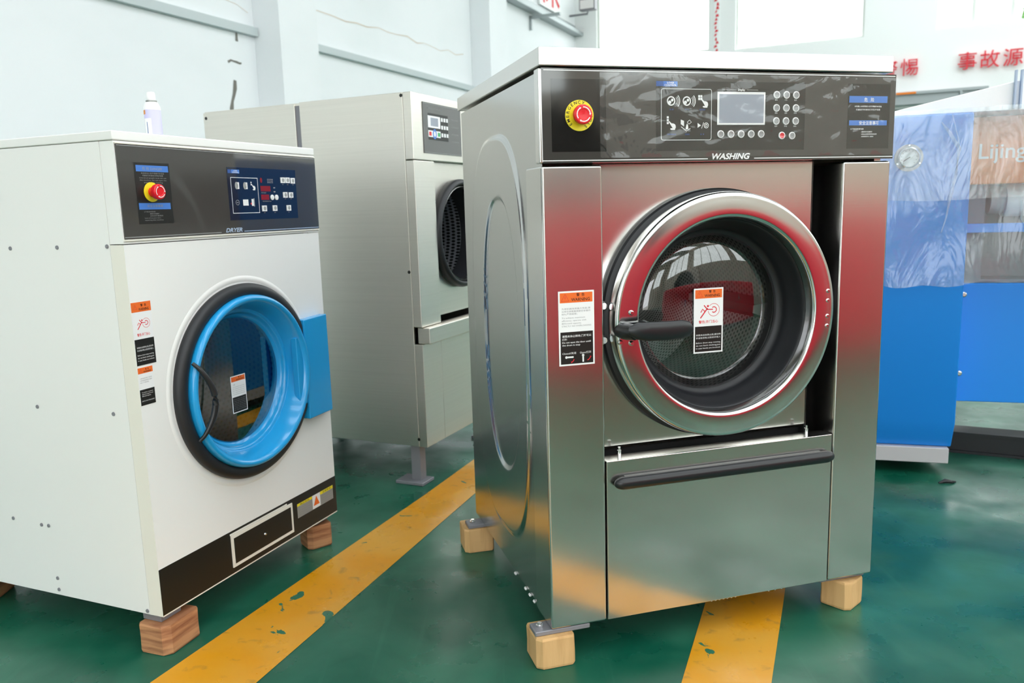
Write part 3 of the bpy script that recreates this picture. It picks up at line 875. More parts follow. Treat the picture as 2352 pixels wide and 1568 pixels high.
# door -------------------------------------------------------------------
def arcprof(pts_, n=4):
    """smooth a profile with Catmull-Rom"""
    out = []
    for i in range(len(pts_) - 1):
        p0 = pts_[max(i - 1, 0)]; p1 = pts_[i]; p2 = pts_[i + 1]; p3 = pts_[min(i + 2, len(pts_) - 1)]
        for k in range(n):
            t = k / n
            out.append(tuple(.5 * (2 * p1[d] + (p2[d] - p0[d]) * t + (2 * p0[d] - 5 * p1[d] + 4 * p2[d] - p3[d]) * t * t + (3 * p1[d] - p0[d] - 3 * p2[d] + p3[d]) * t ** 3) for d in (0, 1)))
    return out + [pts_[-1]]
rim = MB()
prof = arcprof([(.300, .040), (.3065, .032), (.3085, .018), (.3085, .000), (.3075, -.0095), (.3050, -.0150), (.3000, -.0172), (.290, -.0180), (.276, -.0188), (.262, -.0190), (.252, -.0182), (.2465, -.0145), (.2435, -.006), (.2405, .016)], 5)
rim.lathe(CU, CZ, prof, steel_pol, 160)
rim.lathe(CU, CZ, [(.300, .036), (.314, .042), (.318, .048), (.318, .0615), (.26, .0616)], rubber, 160)  # wide black collar stands in for the shadow behind the door
door = rim.build('door', wm); door['label'] = 'polished steel ring of the round door'
rb = MB(); rb.lathe(CU, CZ, arcprof([(.2405, .012), (.236, .018), (.229, .040), (.221, .062), (.216, .080), (.206, .088), (.199, .090)], 4), rubber, 128)
rb.build('door_seal', door)
gl = MB(); gl.lathe(CU, CZ, [(.204 * math.sin(t * PI / 2 / 14), .090 - .036 * math.cos(t * PI / 2 / 14) ** 1.0 * 1.0 if t else .054) for t in range(14, -1, -1)][:-1] + [(.0006, .054)], glass_w, 128)
gl.build('door_glass', door)
label_warning(door, 'warning_label', .418, .502, .664, .832, .0515, 'door')
# handle lever
hl = MB()
hl.tube([(.194, -.012, .750), (.196, -.040, .750), (.203, -.060, .750)], [(.024, .021), (.022, .020), (.015, .018)], black_pl, 20)
pp = [(.186, -.062, .757), (.204, -.070, .755), (.235, -.070, .752), (.285, -.066, .750), (.325, -.062, .750), (.345, -.060, .750), (.353, -.059, .750)]
hl.tube(pp, [(.008, .010), (.009, .020), (.008, .023), (.008, .023), (.008, .0225), (.0075, .018), (.005, .009)], black_pl, 20)
hl.box(.185, .245, -.030, -.012, .738, .770, black_pl)
ho = hl.build('door_handle', door, bevel=0); ho['label'] = 'black plastic lever handle'
for u, z in ((.183, .722), (.212, .792), (.212, .718)): screw(door, u, z, -.018, .0065, h=.008)
for z in (.8139, .7887, .7485, .7230): screw(door, .765, z, -.017, .0055, h=.004)
for z in (.805, .720): 
    s = MB(); s.lathe(.165, z, [(.012, .062), (.012, .04), (.008, .035), (.0005, .035)], chrome, 16); s.build('latch_bolt', wm)
# drum behind the glass
dm = MB()
dm.lathe(CU, CZ, [(.272, .62), (.272, .15)], drum_perf, 128)
dm.lathe(CU, CZ, [(.272, .15), (.262, .140), (.236, .136), (.228, .140), (.226, .16)], drum_steel, 128)
dm.lathe(CU, CZ, [(.272, .62), (.20, .63), (.10, .60), (.001, .60)], drum_perf, 96)
d_ = dm.build('drum', wm); d_['label'] = 'perforated steel drum'
for k in range(3):
    a = math.radians(235 + 120 * k)
    l = MB(); ca, sa = math.cos(a), math.sin(a)
    q_ = []
    for v, rr_ in ((.17, .265), (.19, .20), (.56, .20), (.60, .265)):
        for off in (-.03, .03):
            o2 = off * (1 if rr_ > .25 else .35)
            q_.append((CU + rr_ * ca - o2 * sa, v, CZ + rr_ * sa + o2 * ca))
    l.add(q_, [(0, 1, 3, 2), (2, 3, 5, 4), (4, 5, 7, 6), (0, 2, 4, 6), (1, 7, 5, 3)], drum_steel)
    l.build('lifter', d_)
MB().lathe(CU, CZ, arcprof([(.200, .094), (.210, .100), (.245, .106), (.250, .118), (.232, .128), (.238, .138)], 4), rubber, 128).build('bellows', wm)
MB().lathe(CU, CZ, [(.30, .064), (.30, .70), (.001, .70)], black_gap, 64).build('tub', wm)
# foot plates with bolts
def foot(u0, u1, v0, v1, bu, bv):
    f = MB(); f.box(u0, u1, v0, v1, -.014, -.001, grey_metal); o = f.build('foot_plate', wm, bevel=.003)
    b = MB(); b.lathe(bu, bv, [(.010, -.001), (.010, .005), (.006, .006)], chrome, 6, cap_last=True, axis='z'); b.lathe(bu, bv, [(.006, .006), (.006, .010)], chrome, 16, cap_last=True, axis='z'); b.build('bolt', o)
foot(-.042, .105, .004, .055, -.022, .030)
foot(-.042, .105, .735, .790, -.022, .76)
foot(.800, .948, .02, .075, .935, .045)
# beads of sealant along the bottom edge
sb = MB()
for i, (u, v) in enumerate([(.455 + .012 * k, .012) for k in range(7)] + [(.63 + .02 * k, .012) for k in range(3)]):
    sb.lathe(u, -.002, [(.001, v - .004), (.003, v - .003), (.0035, v), (.003, v + .003), (.001, v + .004)], p_white, 8)
for v in (.16, .20, .24, .34): sb.lathe(.006, -.001, [(.001, v - .006), (.004, v - .004), (.004, v + .004), (.001, v + .006)], p_white, 8)
sb.build('sealant', wm)['kind'] = 'stuff'

# ------------------------------------------------------------------ timber blocks
def block(x, y, rz, w, d, h, m, label, grp, chamfer=.014, taper=0.0, name='timber_block'):
    b = MB(); hw, hd2 = w / 2, d / 2; c = chamfer
    ring = [(-hw, -hd2 + c), (-hw + c, -hd2), (hw - c * .4, -hd2), (hw, -hd2 + c * .4), (hw, hd2 - c * .5), (hw - c * .5, hd2), (-hw + c * .3, hd2), (-hw, hd2 - c * .3)]
    vs_ = []
    for z, k in ((.002, .97), (.008, 1.0), (h * .5, 1 + taper * .5), (h - .006, 1 + taper), (h, .97 + taper)):
        for i, (a, e) in enumerate(ring): vs_.append((a * k + random.uniform(-.001, .001), e * k + random.uniform(-.001, .001), z))
    fs = []
    for j in range(4):
        for i in range(8): fs.append((j * 8 + i, j * 8 + (i + 1) % 8, (j + 1) * 8 + (i + 1) % 8, (j + 1) * 8 + i))
    fs.append(tuple(range(8))[::-1]); fs.append(tuple(32 + i for i in range(8)))
    b.add(vs_, fs, m)
    o = b.build(name, smooth=False, loc=(x, y, -.0005), rot=rz)
    return tag(o, label, 'timber block', grp)
G1 = 'wooden blocks under the washing machine'
def LW(u, v):
    t = .2781; return (.0784 + u * math.cos(t) - v * math.sin(t), 1.8775 + u * math.sin(t) + v * math.cos(t))
x, y_ = LW(.008, .035); block(x, y_, .28, .100, .095, .084, wood, 'pale wooden block under the front left foot of the washing machine', G1)
x, y_ = LW(.890, .040); block(x, y_, .75, .085, .085, .084, wood, 'pale wooden block under the front right corner of the washing machine', G1)
x, y_ = LW(-.006, .775); block(x, y_, .26, .100, .095, .084, wood, 'pale wooden block under the rear left foot of the washing machine', G1)

# ------------------------------------------------------------------ white tumble dryer
DT, DW_, DH, DD = 1.1738, .7921, 1.2487, .95
dr = thing('tumble_dryer', 'white tumble dryer with blue round door and grey control panel', 'dryer', (-.941, 1.985, .1078), DT)
DU, DZ = .394, .555
shell = MB()
shell.box(-.001, .02, .045, DD, .0, 1.225, white_enam)
shell.box(DW_ - .02, DW_, .045, DD, .0, 1.225, white_enam)
shell.box(.02, DW_ - .02, DD - .02, DD, .0, 1.225, white_enam)
shell.box(.02, DW_ - .02, .045, DD - .02, .0, .015, white_enam)
shell.box(.02, DW_ - .02, .045, DD - .02, 1.21, 1.225, white_enam)
shell.build('cabinet', dr)
for v, z in ((.4015, .971), (.228, .972), (.054, .973), (.376, .545), (.096, .545), (.534, .208), (.420, .203), (.392, .204), (.383, .050), (.383, .016), (.053, .009)):
    MB().lathe(v, z, [(.0055, 0), (.005, .002), (.0005, .0025)], grey_metal, 12).build('side_screw', dr, rot=PI / 2, loc=(-.0012, 0, 0))
MB().box(-.003, DW_ + .001, -.003, DD + .003, 1.2262, 1.2487, white_enam).build('lid', dr, bevel=.003)
fr = MB()                       # front panel with folded cream edge
fr.plate_hole(.0, DW_ - .001, .1305, .976, DU, DZ, .235, .0, white_enam)
fr.add([(0, 0, .0), (0, 0, .976), (-.0015, .044, .976), (-.0015, .044, .0)], [(0, 1, 2, 3)], cream_edge)
fr.add([(DW_ - .001, 0, .0), (DW_ - .001, 0, .976), (DW_, .044, .976), (DW_, .044, .0)], [(3, 2, 1, 0)], white_enam)
fr.lathe(DU, DZ, arcprof([(.311, .0), (.307, -.0012), (.303, -.0018), (.298, -.0014), (.292, .0002)], 3), white_enam, 128)
fp = fr.build('front_panel', dr)
kp = MB(); kp.box(.0, DW_ - .001, -.0008, .02, .001, .1305, p_black); kp.box(.0, DW_ - .001, -.001, .02, -.0005, .003, cream_edge)
kpo = kp.build('kick_panel', dr); kpo['label'] = 'glossy black bottom panel'
lt = MB()
lt.box(.266, .548, -.004, -.0008, .0205, .1185, cream_edge); lt.rect(.275, .539, .030, .108, -.0043, p_black)
lt.box(.264, .524, -.002, -.0008, .1195, .124, cream_edge); lt.lathe(.410, .068, [(.0045, -.0043), (.003, -.0075), (.0004, -.008)], chrome, 12)
lt.build('lint_drawer', dr)
gm = MB(); gm.box(.575, .773, -.0011, -.0008, .055, .103, label_grey)
gm.rect(.575, .655, .094, .103, -.0013, p_yellow); gm.rect(.700, .773, .092, .103, -.0013, p_yellow); gm.rect(.656, .699, .056, .103, -.0013, p_white)
gm.poly([(.661, .066), (.694, .066), (.6775, .098)], -.0015, p_orange); gm.text('高压危险', .615, .0955, .006, -.0015, p_black, cap=.84, width=.05); gm.text('注意安全', .737, .0945, .007, -.0015, p_black, cap=.84, width=.05)
for i in range(4):
    gm.text('打开机盖前请切断电源', .615, .084 - .008 * i, .004, -.0013, p_grey, cap=.84, width=.066); gm.text('清理绒毛过滤网后使用', .737, .083 - .008 * i, .004, -.0013, p_grey, cap=.84, width=.06)
gmo = gm.build('grey_warning_label', dr, smooth=False)
# control panel
cp = MB(); PY = -.003
cp.box(.0, DW_ + .002, .0, .044, .978, 1.225, white_enam)
cp.box(.004, DW_ + .001, PY, .0, .989, 1.217, fascia_d)
cp.box(.002, DW_ + .001, PY - .001, .0, .9845, .9885, cream_edge); cp.box(.002, DW_ + .001, PY - .001, .0, 1.2185, 1.2215, cream_edge)
y = PY - .0003; y2 = y - .0003; y3 = y2 - .0003
cp.rect(.004, .336, .9925, .9945, y, p_grey); cp.rect(.430, .79, .9925, .9945, y, p_pale); cp.rect(.006, .79, 1.2140, 1.2155, y, p_grey)
cp.text('DRYER', .388, .9930, .0115, y, p_pale, width=.068, bold=.03, shear=.28)
cp.rect(.052, .165, 1.025, 1.176, y, p_black)
cp.rect(.0575, .161, 1.1540, 1.1695, y2, p_blue); cp.rect(.0560, .158, 1.0605, 1.0765, y2, p_blue)
cp.text('危 险 DANGER', .109, 1.1585, .0070, y3, label_grey, width=.064, cap=.84)
cp.text('安全注意事项', .107, 1.0665, .0060, y3, label_grey, width=.050, cap=.84)
for i, (s_, w_) in enumerate((('未经培训人员不得操作本设备', .074), ('机器运行时请勿打开防护装置', .066), ('Untrained people must not use', .086), ('this machine. Do not open the', .086), ('guard while running', .06))):
    cp.text(s_, .109, 1.1485 - .0056 * i, .0034, y2, p_grey, width=w_, cap=.84)
for i, (s_, w_) in enumerate((('以下情况请切断电源', .036), ('维修本机器时', .030), ('长时间不使用时', .042), ('Switch off the power before', .052), ('repairing this machine', .060))):
    cp.text(s_, .070 + .018 * (i in (1, 2)), 1.0535 - .0052 * i, .0030, y2, p_grey, 'l', width=w_, cap=.84)
cp.rect(.376, .686, 1.026, 1.1755, y, p_navy)
cp.frame(.389, .504, 1.045, 1.1475, .0016, y2, p_white)
cp.rect(.380, .395, 1.1585, 1.1690, y2, p_dblue); cp.rect(.395, .428, 1.1585, 1.1690, y2, p_blue); cp.text('LOGI', .4115, 1.1645, .003, y3, p_white, width=.014, bold=.03); cp.text('CONTROL', .4115, 1.1598, .003, y3, p_white, width=.026, bold=.03)
for u in (.412, .447):
    cp.disc(u, 1.124, .007, y2, label_grey, 20, .0105); cp.rect(u + .002, u + .011, 1.1145, 1.1335, y2, p_white)
for j in range(2): cp.rect(.4725, .4765, 1.1255 + j * .006, 1.130 + j * .006, y2, p_white)
hand(cp, .484, 1.120, .0090, y2, p_white)
cp.arc(.411, 1.0760, .0070, 0, 2 * PI, .0014, y2, p_grey, 20); cp.rect(.4075, .4145, 1.075, 1.077, y2, p_grey)
cp.rect(.434, .457, 1.0670, 1.0845, y2, p_white); cp.rect(.471, .480, 1.066, 1.086, y2, p_white); cp.rect(.466, .471, 1.070, 1.075, y2, p_red)
cp.rect(.480, .484, 1.064, 1.088, y2, label_grey)
cp.disc(.520, 1.141, .005, y2, led_red, 16, .008)
for i in range(5):
    for j in range(3): cp.rect(.548 + .0056 * i, .551 + .0056 * i, 1.1335 + .0048 * j, 1.136 + .0048 * j, y2, p_grey)
cp.rect(.515, .560, 1.1085, 1.1245, y2, led_red); cp.rect(.515, .551, 1.0835, 1.0990, y2, led_red)
cp.text('时间/温度', .528, 1.1030, .003, y2, p_grey, width=.022, cap=.84); cp.text('TIME TEMPERATURE', .540, 1.0775, .003, y2, p_grey, width=.040)
for z in (1.118, 1.106): cp.rect(.574, .582, z, z + .003, y2, p_grey)
for i, (u, z) in enumerate(((.6206, 1.129), (.644, 1.129), (.6698, 1.129), (.6283, 1.085), (.6562, 1.085), (.5253, 1.044), (.5737, 1.044), (.641, 1.044))):
    cp.text(('点动', '低温', '高温', '加时', '减时', '正转', '反转', '停止')[i], u, z, .003, y2, p_grey, cap=.84)
cpo = cp.build('control_panel', dr, smooth=False); cpo['label'] = 'dark grey control panel lettered DRYER'
for u, z in ((.6206, 1.1431), (.644, 1.1434), (.6698, 1.1423), (.6283, 1.0983), (.6562, 1.0981), (.5253, 1.058), (.5737, 1.0583), (.641, 1.0582)):
    b = MB(); b.box(u - .0105, u + .0105, y2 - .0012, y2, z - .0085, z + .0085, p_white); b.disc(u + .001, z, .006, y2 - .0014, label_grey, 16); b.build('push_button', cpo)
for u in (.5651, .5856): MB().lathe(u, 1.0908, [(.0082, y2), (.008, y2 - .0015), (.0004, y2 - .002)], p_white, 20).build('push_button', cpo)
estop(dr, .100, 1.1037, PY, .0245, .0195, .030, lettered=False)
label_warning(dr, 'warning_label', -.0 + .0012, .0625, .674, .833, -.0004, 'door', border=False)
label_warning(dr, 'capacity_label', .0012, .048, .5715, .668, -.0004, 'capacity_small', border=False)
# door
gk = MB(); gk.lathe(DU, DZ, arcprof([(.288, .0), (.289, -.010), (.283, -.020), (.272, -.024), (.258, -.022), (.250, -.012), (.248, .0)], 4), rubber, 128)
gk.build('door_gasket', dr)
rg = MB(); rg.lathe(DU + .004, DZ, arcprof([(.2535, -.004), (.2555, -.016), (.254, -.030), (.247, -.037), (.239, -.036), (.232, -.028), (.222, -.006), (.213, .018), (.2115, .022), (.2035, .026), (.197, .040), (.188, .048), (.184, .052)], 4), blue_enam, 144)
dd = rg.build('door', dr); dd['label'] = 'blue plastic door ring'
hp = MB(); 
pts = [(.640, .376), (.766, .378), (.764, .707), (.640, .703)]
v4 = [(u, yy, z) for yy in (-.030, -.002) for u, z in pts]
hp.add(v4, [(0, 1, 2, 3), (4, 7, 6, 5), (0, 4, 5, 1), (1, 5, 6, 2), (2, 6, 7, 3), (3, 7, 4, 0)], blue_enam)
hp.box(.600, .641, -.026, -.004, .430, .650, blue_enam)
hp.build('hinge_cover', dd, bevel=.003)
gl = MB(); gl.lathe(DU + .004, DZ, [(.186, .0450), (.150, .0447), (.10, .0445), (.05, .0444), (.0006, .0444)], glass_d, 96)
gl.build('door_glass', dd)
label_warning(dd, 'notice_label', .370, .434, .455, .568, .0435, 'notice')
hb = MB(); pts = []; rr = []
for i in range(17):
    t = i / 16; z = .655 - .215 * t; u = .150 + .040 * math.sin(PI * t) ; v = -.034 - .030 * math.sin(PI * t) ** .6
    pts.append((u, v, z)); k = .55 + .45 * math.sin(PI * t); rr.append((.006 * k + .002, .009 * k))
hb.tube(pts, rr, black_pl, 12); hbo = hb.build('door_handle', dd); hbo['label'] = 'curved black grip'
dm = MB(); dm.lathe(DU, DZ, [(.335, .66), (.335, .10)], dry_perf, 128); dm.lathe(DU, DZ, [(.335, .10), (.24, .085), (.236, .0)], drum_steel, 96)
dm.lathe(DU, DZ, [(.335, .66), (.17, .66), (.001, .66)], dry_perf, 96)
dm.build('drum', dr)
# legs of the dryer
for u, v in ((.035, .05), (DW_ - .06, .06), (.04, DD - .10)):
    MB().box(u - .025, u + .045, v - .03, v + .035, -.0243, -.0005, grey_metal).build('leg', dr, bevel=.002)
def LD(u, v): return (-.941 + u * math.cos(DT) - v * math.sin(DT), 1.985 + u * math.sin(DT) + v * math.cos(DT))
G2 = 'wooden blocks under the white dryer'
x, y_ = LD(.050, .035); block(x, y_, DT + .05, .125, .095, .084, wood_red, 'reddish wooden block under the front left corner of the white dryer', G2, .018)
x, y_ = LD(.735, .055); block(x, y_, DT - .55, .085, .085, .084, wood_red, 'reddish wooden block under the front right corner of the white dryer', G2)
x, y_ = LD(.055, DD - .15); block(x, y_, DT + .4, .16, .10, .084, wood_red, 'dark wooden block under the rear of the white dryer at the left picture edge', G2)

# spray can on the dryer
x, y_ = LD(.620, .50)
sc = thing('spray_can', 'slim white and lilac spray can with white cap on top of the white dryer', 'spray can', (x, y_, .1078 + 1.2489))
c = MB(); R = .0262
c.lathe(0, 0, [(R * .9, .0), (R, .004), (R, .125)], can_body, 40, cap_first=True, axis='z'); c.lathe(0, 0, [(R, .125), (R * .97, .134), (R * .72, .147)], p_white, 40, cap_last=True, axis='z')
c.lathe(0, 0, [(R * 1.008, .012), (R * 1.008, .10)], p_white, 14, axis='z', a0=-2.5, a1=-1.4)
c.lathe(0, 0, [(R * 1.012, .112), (R * 1.012, .124)], tan_mark, 10, axis='z', a0=-3.0, a1=-2.1)
c.lathe(0, 0, [(R * 1.012, .03), (R * 1.012, .09)], p_dblue, 4, axis='z', a0=-2.0, a1=-1.9)
sc.scale = (1, 1, 1.12)
c.build('body', sc)
MB().lathe(0, 0, [(R * .66, .147), (R * .66, .152)], drum_steel, 32, cap_last=True, axis='z').build('crimp', sc)
MB().lathe(0, 0, [(R * .52, .152), (R * .52, .170), (R * .44, .176)], p_white, 32, cap_last=True, axis='z').build('nozzle', sc)

# ------------------------------------------------------------------ steel dryer behind
BT = 1.1453
bm_ = thing('industrial_dryer', 'tall brushed steel industrial dryer behind the white dryer, small keypad panel', 'dryer', (-.3639, 3.2452, .17), BT)
BW, BH, BD = .80, 1.4329, 1.07
b = MB(); b.box(.0, .012, .040, .540, .0, BH, steel_dull); b.build('side_panel', bm_, bevel=.002)
b = MB(); b.box(.004, .014, .568, BD, .0, BH - .006, steel_dull); b.build('rear_side_panel', bm_, bevel=.002)
b = MB(); b.box(.010, .030, .535, .575, .0, BH - .012, grey_metal); b.build('seam_post', bm_)
b = MB(); b.box(.014, BW - .012, .04, BD, BH - .012, BH - .001, steel_dull); b.box(BW - .012, BW, .04, BD, .0, BH - .001, steel_dull); b.box(.014, BW - .012, BD - .012, BD, .0, BH - .012, steel_dull); b.box(.014, BW - .012, .04, BD - .012, .0, .012, steel_dull)
b.build('cabinet', bm_)
b = MB(); b.box(-.001, BW, .0, .039, BH - .258, BH, steel_dull); hp_ = b.build('top_panel', bm_, bevel=.003)
b = MB(); b.box(.0, .16, .0, .039, .505, BH - .2605, steel_dull); b.build('front_column', bm_, bevel=.003)
b = MB(); b.box(BW - .16, BW, .0, .039, .505, BH - .2605, steel_dull); b.build('front_column', bm_, bevel=.003)
b = MB(); b.plate_hole(.16, BW - .16, .53, BH - .2605, .395, .870, .212, .028, steel_dull); b.build('door_surround', bm_)
b = MB(); b.box(.010, BW - .01, -.030, .028, .436, .503, steel_dull); b.build('ledge', bm_, bevel=.004)
b = MB(); b.box(.0, .152, .0, .039, .0, .434, steel_dull); b.build('lower_panel', bm_, bevel=.002)
b = MB(); b.box(.1535, BW, .0, .039, .0, .434, steel_dull); b.build('lower_panel', bm_, bevel=.002)
b = MB(); b.lathe(.395, .870, arcprof([(.234, .028), (.236, .004), (.228, -.010), (.216, -.012), (.210, .0), (.207, .03), (.204, .12)], 4), rubber, 96)
b.build('door_gasket', bm_)
b = MB(); b.lathe(.395, .870, [(.206, -.002), (.2035, -.0035), (.2015, .02)], drum_steel, 96); b.build('gasket_ring', bm_)
b = MB(); b.lathe(.395, .870, [(.30, .60), (.30, .14), (.204, .12)], back_perf, 96); b.lathe(.395, .870, [(.30, .60), (.15, .60), (.001, .60)], back_perf, 64)
b.build('drum', bm_)
b = MB(); z0 = BH - .230; b.box(.080, .402, -.003, -.0005, z0, z0 + .200, fascia_d)
yy = -.0034
b.frame(.084, .398, z0 + .004, z0 + .196, .0012, yy, p_grey)
b.rect(.118, .285, z0 + .055, z0 + .160, yy, p_black); b.rect(.116, .218, z0 + .103, z0 + .150, yy - .0003, p_white); b.rect(.138, .200, z0 + .110, z0 + .143, yy - .0006, screen)
b.rect(.116, .218, z0 + .066, z0 + .092, yy - .0003, p_white); b.rect(.122, .142, z0 + .071, z0 + .087, yy - .0006, p_red); b.rect(.194, .213, z0 + .071, z0 + .087, yy - .0006, p_green)
b.disc(.168, z0 + .079, .016, yy - .0006, p_blue, 24, .020); b.disc(.168, z0 + .079, .008, yy - .0009, p_white, 20, .011)
b.text('全自动烘干机控制系统', .170, z0 + .175, .008, yy, p_grey, cap=.84, width=.11)
for i in range(4): b.text('注意安全请按规程操作', .345, z0 + .145 - .03 * i, .005, yy, p_grey, cap=.84, width=.065)
kpd = b.build('keypad_panel', bm_, smooth=False)
for r_ in range(3):
    for c_ in range(3):
        MB().box(.224 + .022 * c_, .238 + .022 * c_, yy - .0016, yy - .0002, z0 + .133 - .031 * r_, z0 + .148 - .031 * r_, p_white).build('key', kpd)
# bolts in the steel side, facing the left
for v, z in ((.046, 1.421), (.048, .731), (.040, .032), (1.055, 1.404)):
    o = MB().lathe(0, 0, [(.007, .0), (.006, -.002), (.0005, -.0025)], p_black, 12).build('side_bolt', bm_); o.rotation_euler = (0, 0, -PI / 2); o.location = (-.0002 if v < 1 else .0038, v, z)
for u, v in ((.045, .075), (BW - .045, .075), (.045, BD - .08), (BW - .045, BD - .08)):
    f = MB(); f.box(u - .022, u + .022, v - .022, v + .022, -.155, .0, grey_metal); lg = f.build('leg', bm_)
    MB().box(u - .055, u + .04, v - .05, v + .085, -.1695, -.155, grey_metal).build('foot_plate', lg, bevel=.003)

# ------------------------------------------------------------------ flatwork ironer on the right
IT = math.radians(-16)
ir = thing('flatwork_ironer', 'large blue flatwork ironer partly wrapped in clear plastic at the right', 'ironer', (1.790, 3.168, .0), IT)
e = MB()
L_, D_ = -.52, .75
v5 = [(L_, 0, .23), (0, 0, .23), (0, 0, 1.454), (L_, 0, 1.454), (L_, D_, .23), (0, D_, .23), (0, D_, 1.454), (L_, D_, 1.454),
      (L_, .045, .118), (0, .045, .118), (0, D_, .118), (L_, D_, .118)]
e.add(v5, [(0, 1, 2, 3), (3, 2, 6, 7), (0, 3, 7, 4), (1, 5, 6, 2), (5, 4, 7, 6), (8, 9, 1, 0), (8, 0, 4, 11), (9, 10, 5, 1), (10, 11, 4, 5), (8, 11, 10, 9)], blue_panel)
eo = e.build('end_cabinet', ir, bevel=.006); eo['label'] = 'blue end cabinet'
MB().box(L_, -.012, .02, D_, .052, .117, strip_grey).build('base_strip', ir, bevel=.004)
for u in (L_ + .08, -.08): MB().box(u - .03, u + .03, .25, .31, .0, .052, dark_steel).build('foot', ir)
g = MB(); GU, GZ = -.223, 1.294
g.lathe(GU, GZ, [(.052, -.001), (.052, -.004), (.036, -.005)], strip_grey, 40); g.lathe(GU, GZ, [(.038, -.004), (.040, -.016), (.036, -.020), (.033, -.016), (.033, -.010)], chrome, 40); g.disc(GU, GZ, .033, -.010, p_white, 32)
g.line([(GU - .020, GZ - .014), (GU + .004, GZ + .003)], .003, -.0105, p_black)
for k in range(11):
    a = math.radians(-45 + 27 * k); g.line([(GU + .026 * math.cos(a), GZ + .026 * math.sin(a)), (GU + .030 * math.cos(a), GZ + .030 * math.sin(a))], .0015, -.0105, p_black)
go = g.build('pressure_gauge', ir); go['label'] = 'round white dial pressure gauge'
for a in (90, 210, 330): screw(go, GU + .046 * math.cos(math.radians(a)), GZ + .046 * math.sin(math.radians(a)), -.004, .004)
RX = 2.4
MB().box(.004, RX, .14, .17, .291, .786, blue_panel).build('lower_panel', ir, bevel=.004)
for z in (.411, .741): screw(ir, .035, z, .138, .011, h=.006)
MB().box(.004, RX, .13, .16, .992, 1.028, blue_panel).build('guard_rail', ir, bevel=.003)
m = MB(); m.box(.004, RX, .15, .60, 1.184, 1.448, orange_pnl)
m.text('Lijing', .060, 1.285, .060, .1495, p_white, 'l', cap=.72, bold=.01)
m.build('upper_panel', ir, bevel=.004)
m = MB(); m.tube([(.185, .26, 1.120), (RX, .26, 1.120)], .068, roll_white, 32); m.build('padded_roll', ir)
m = MB(); m.tube([(.13, .26, 1.120), (.186, .26, 1.120)], .055, strip_grey, 32); m.build('roll_collar', ir)
m = MB(); m.box(.004, RX, .34, .60, .786, 1.184, machine_grey); m.box(.004, .10, .17, .34, .786, 1.184, machine_grey); m.box(.004, RX, .171, .60, .786, .80, machine_grey); m.build('frame', ir)
m = MB(); m.tube([(.05, .22, 1.14), (.075, .20, 1.10), (.08, .19, 1.04)], .012, grey_metal, 10); m.build('hose', ir)
m = MB(); m.box(.20, RX, .60, .68, .20, .28, strip_grey); m.box(.06, .20, .58, .66, .22, .28, dark_steel); m.build('rear_channel', ir)
# sloping white cover sheet on top
m = MB(); m.add([(-.52, .02, 1.456), (.157, .02, 1.456), (RX, .02, 1.456), (RX, .02, 1.95), (.55, .02, 1.60), (.157, .02, 1.566), (-.288, .02, 1.474), (-.52, .02, 1.462),
                 (-.52, .62, 1.456), (.157, .62, 1.456), (RX, .62, 1.456), (RX, .62, 1.98), (.55, .62, 1.63), (.157, .62, 1.57), (-.288, .62, 1.48), (-.52, .62, 1.462)],
                [(0, 1, 5, 6, 7), (1, 2, 3, 4, 5), (8, 15, 14, 13, 9), (9, 13, 12, 11, 10), (7, 6, 14, 15), (6, 5, 13, 14), (5, 4, 12, 13), (4, 3, 11, 12), (2, 10, 11, 3), (0, 7, 15, 8), (0, 8, 9, 1), (1, 9, 10, 2)], hood_m)
co = m.build('sheet_cover', ir, bevel=.004); co['label'] = 'white sloping cover'
m = MB(); m.box(.130, .136, .0, .019, 1.46, 1.60, p_pale); m.box(.150, .156, .0, .019, 1.46, 1.60, p_pale); m.build('guide_strip', ir)
# plastic sheet over the ironer
ps = MB(); nx, nz = 90, 40; v6 = []; f6 = []
for j in range(nz + 1):
    for i in range(nx + 1):
        u = -.53 + 1.9 * i / nx; zb = .800 + .012 * math.sin(u * 9) + .006 * math.sin(u * 31)
        z = zb + (1.470 - zb) * j / nz
        v = -.026 + .006 * math.sin(u * 23 + 5 * z) + .005 * math.sin(u * 9 - z * 17)
        v6.append((u, v, z))
for j in range(nz):
    for i in range(nx):
        a = j * (nx + 1) + i; f6.append((a, a + 1, a + nx + 2, a + nx + 1))
ps.add(v6, f6, film_big)
po = ps.build('plastic_sheet', loc=(1.790, 3.168, 0), rot=IT); tag(po, 'clear crinkled plastic sheet hanging over the blue ironer front', 'plastic sheet')
cr = MB()        # folds in the sheet
cr.tube([(-.12, -.034, 1.42), (-.09, -.036, 1.38), (-.055, -.036, 1.32), (-.060, -.036, 1.22), (-.075, -.035, 1.14), (-.085, -.034, 1.06), (-.10, -.034, 1.00)], [.003, .006, .008, .006, .006, .003, .002], film_big, 8)
cr.tube([(-.085, -.034, 1.45), (-.06, -.035, 1.36), (-.05, -.035, 1.31)], .0018, film_big, 6)
cr.tube([(.17, -.034, 1.12), (.175, -.035, 1.05), (.21, -.034, .99)], .005, film_big, 6)
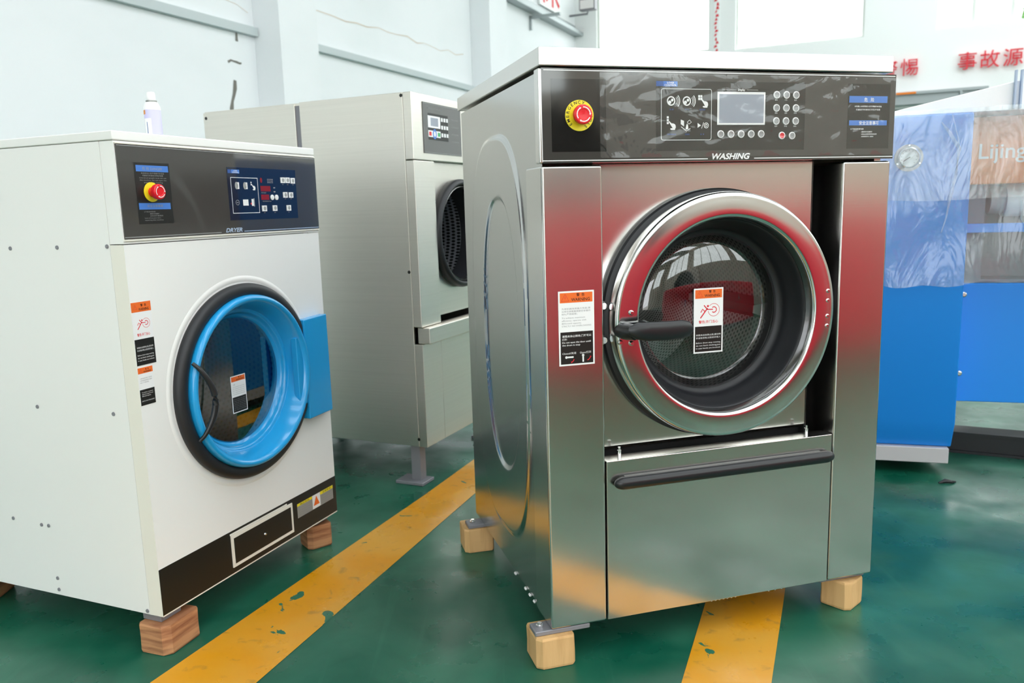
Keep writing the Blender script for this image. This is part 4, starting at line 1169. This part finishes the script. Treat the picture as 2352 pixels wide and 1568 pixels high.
cr.build('fold', po)
p2 = MB(); v7 = []
for j in range(11):
    for i in range(41):
        u = -.53 + 1.9 * i / 40; z = 1.128 + .004 * math.sin(u * 13) + (1.468 - 1.128) * j / 10
        v7.append((u, -.041 + .004 * math.sin(u * 17 + z * 9), z))
p2.add(v7, [(j * 41 + i, j * 41 + i + 1, (j + 1) * 41 + i + 1, (j + 1) * 41 + i) for j in range(10) for i in range(40)], film_big)
p2.build('top_layer', po)
# black steel beam on the floor beside the ironer
m = MB(); m.box(0, 2.2, 0, .10, .0, .085, dark_steel); m.box(0, 2.2, -.012, .112, .0, .012, dark_steel); m.box(0, 2.2, -.012, .112, .085, .097, dark_steel)
o = m.build('steel_beam', loc=(1.93, 3.53, 0.0005), rot=math.radians(-27)); tag(o, 'long black steel beam lying on the green floor under the ironer', 'beam')

m = MB(); m.tube([(0, 0, .006), (.03, .006, .010), (.05, -.004, .008), (.075, .004, .004)], [.003, .009, .007, .003], dark_steel, 7)
o = m.build('metal_scrap', loc=(1.70, 3.10, -.0005), rot=.1); tag(o, 'small dark scrap lying on the floor below the blue ironer', 'scrap')

# ------------------------------------------------------------------ unseen red stand-in added behind the camera, for the washer's red reflections
def camb(uu, dist):       # lateral uu along the washer front, dist in front of it
    t = .2781
    return (.0784 + uu * math.cos(t) + dist * math.sin(t), 1.8775 + uu * math.sin(t) - dist * math.cos(t))
x, y_ = camb(.75, 3.2)
rc = thing('red_standin', 'added long red block, unseen stand-in for a red shape mirrored in the washing machine front', 'cabinet', (x, y_, 0), .2781)
m = MB(); m.box(.0, 3.4, -.7, .0, .0, 1.10, red_standin_m); m.build('body', rc, bevel=.02)
for k in range(4):  # made-up doors and handles on the red stand-in
    d = MB().box(.03 + k * .85, .82 + k * .85, .0, .018, .07, 1.06, red_standin_m).build('door', rc, bevel=.004)
    MB().box(.74 + k * .85, .76 + k * .85, .018, .04, .6, .75, chrome).build('handle', d)
MB().box(.02, 3.38, .0, .008, .0, .05, black_pl).build('plinth', rc)
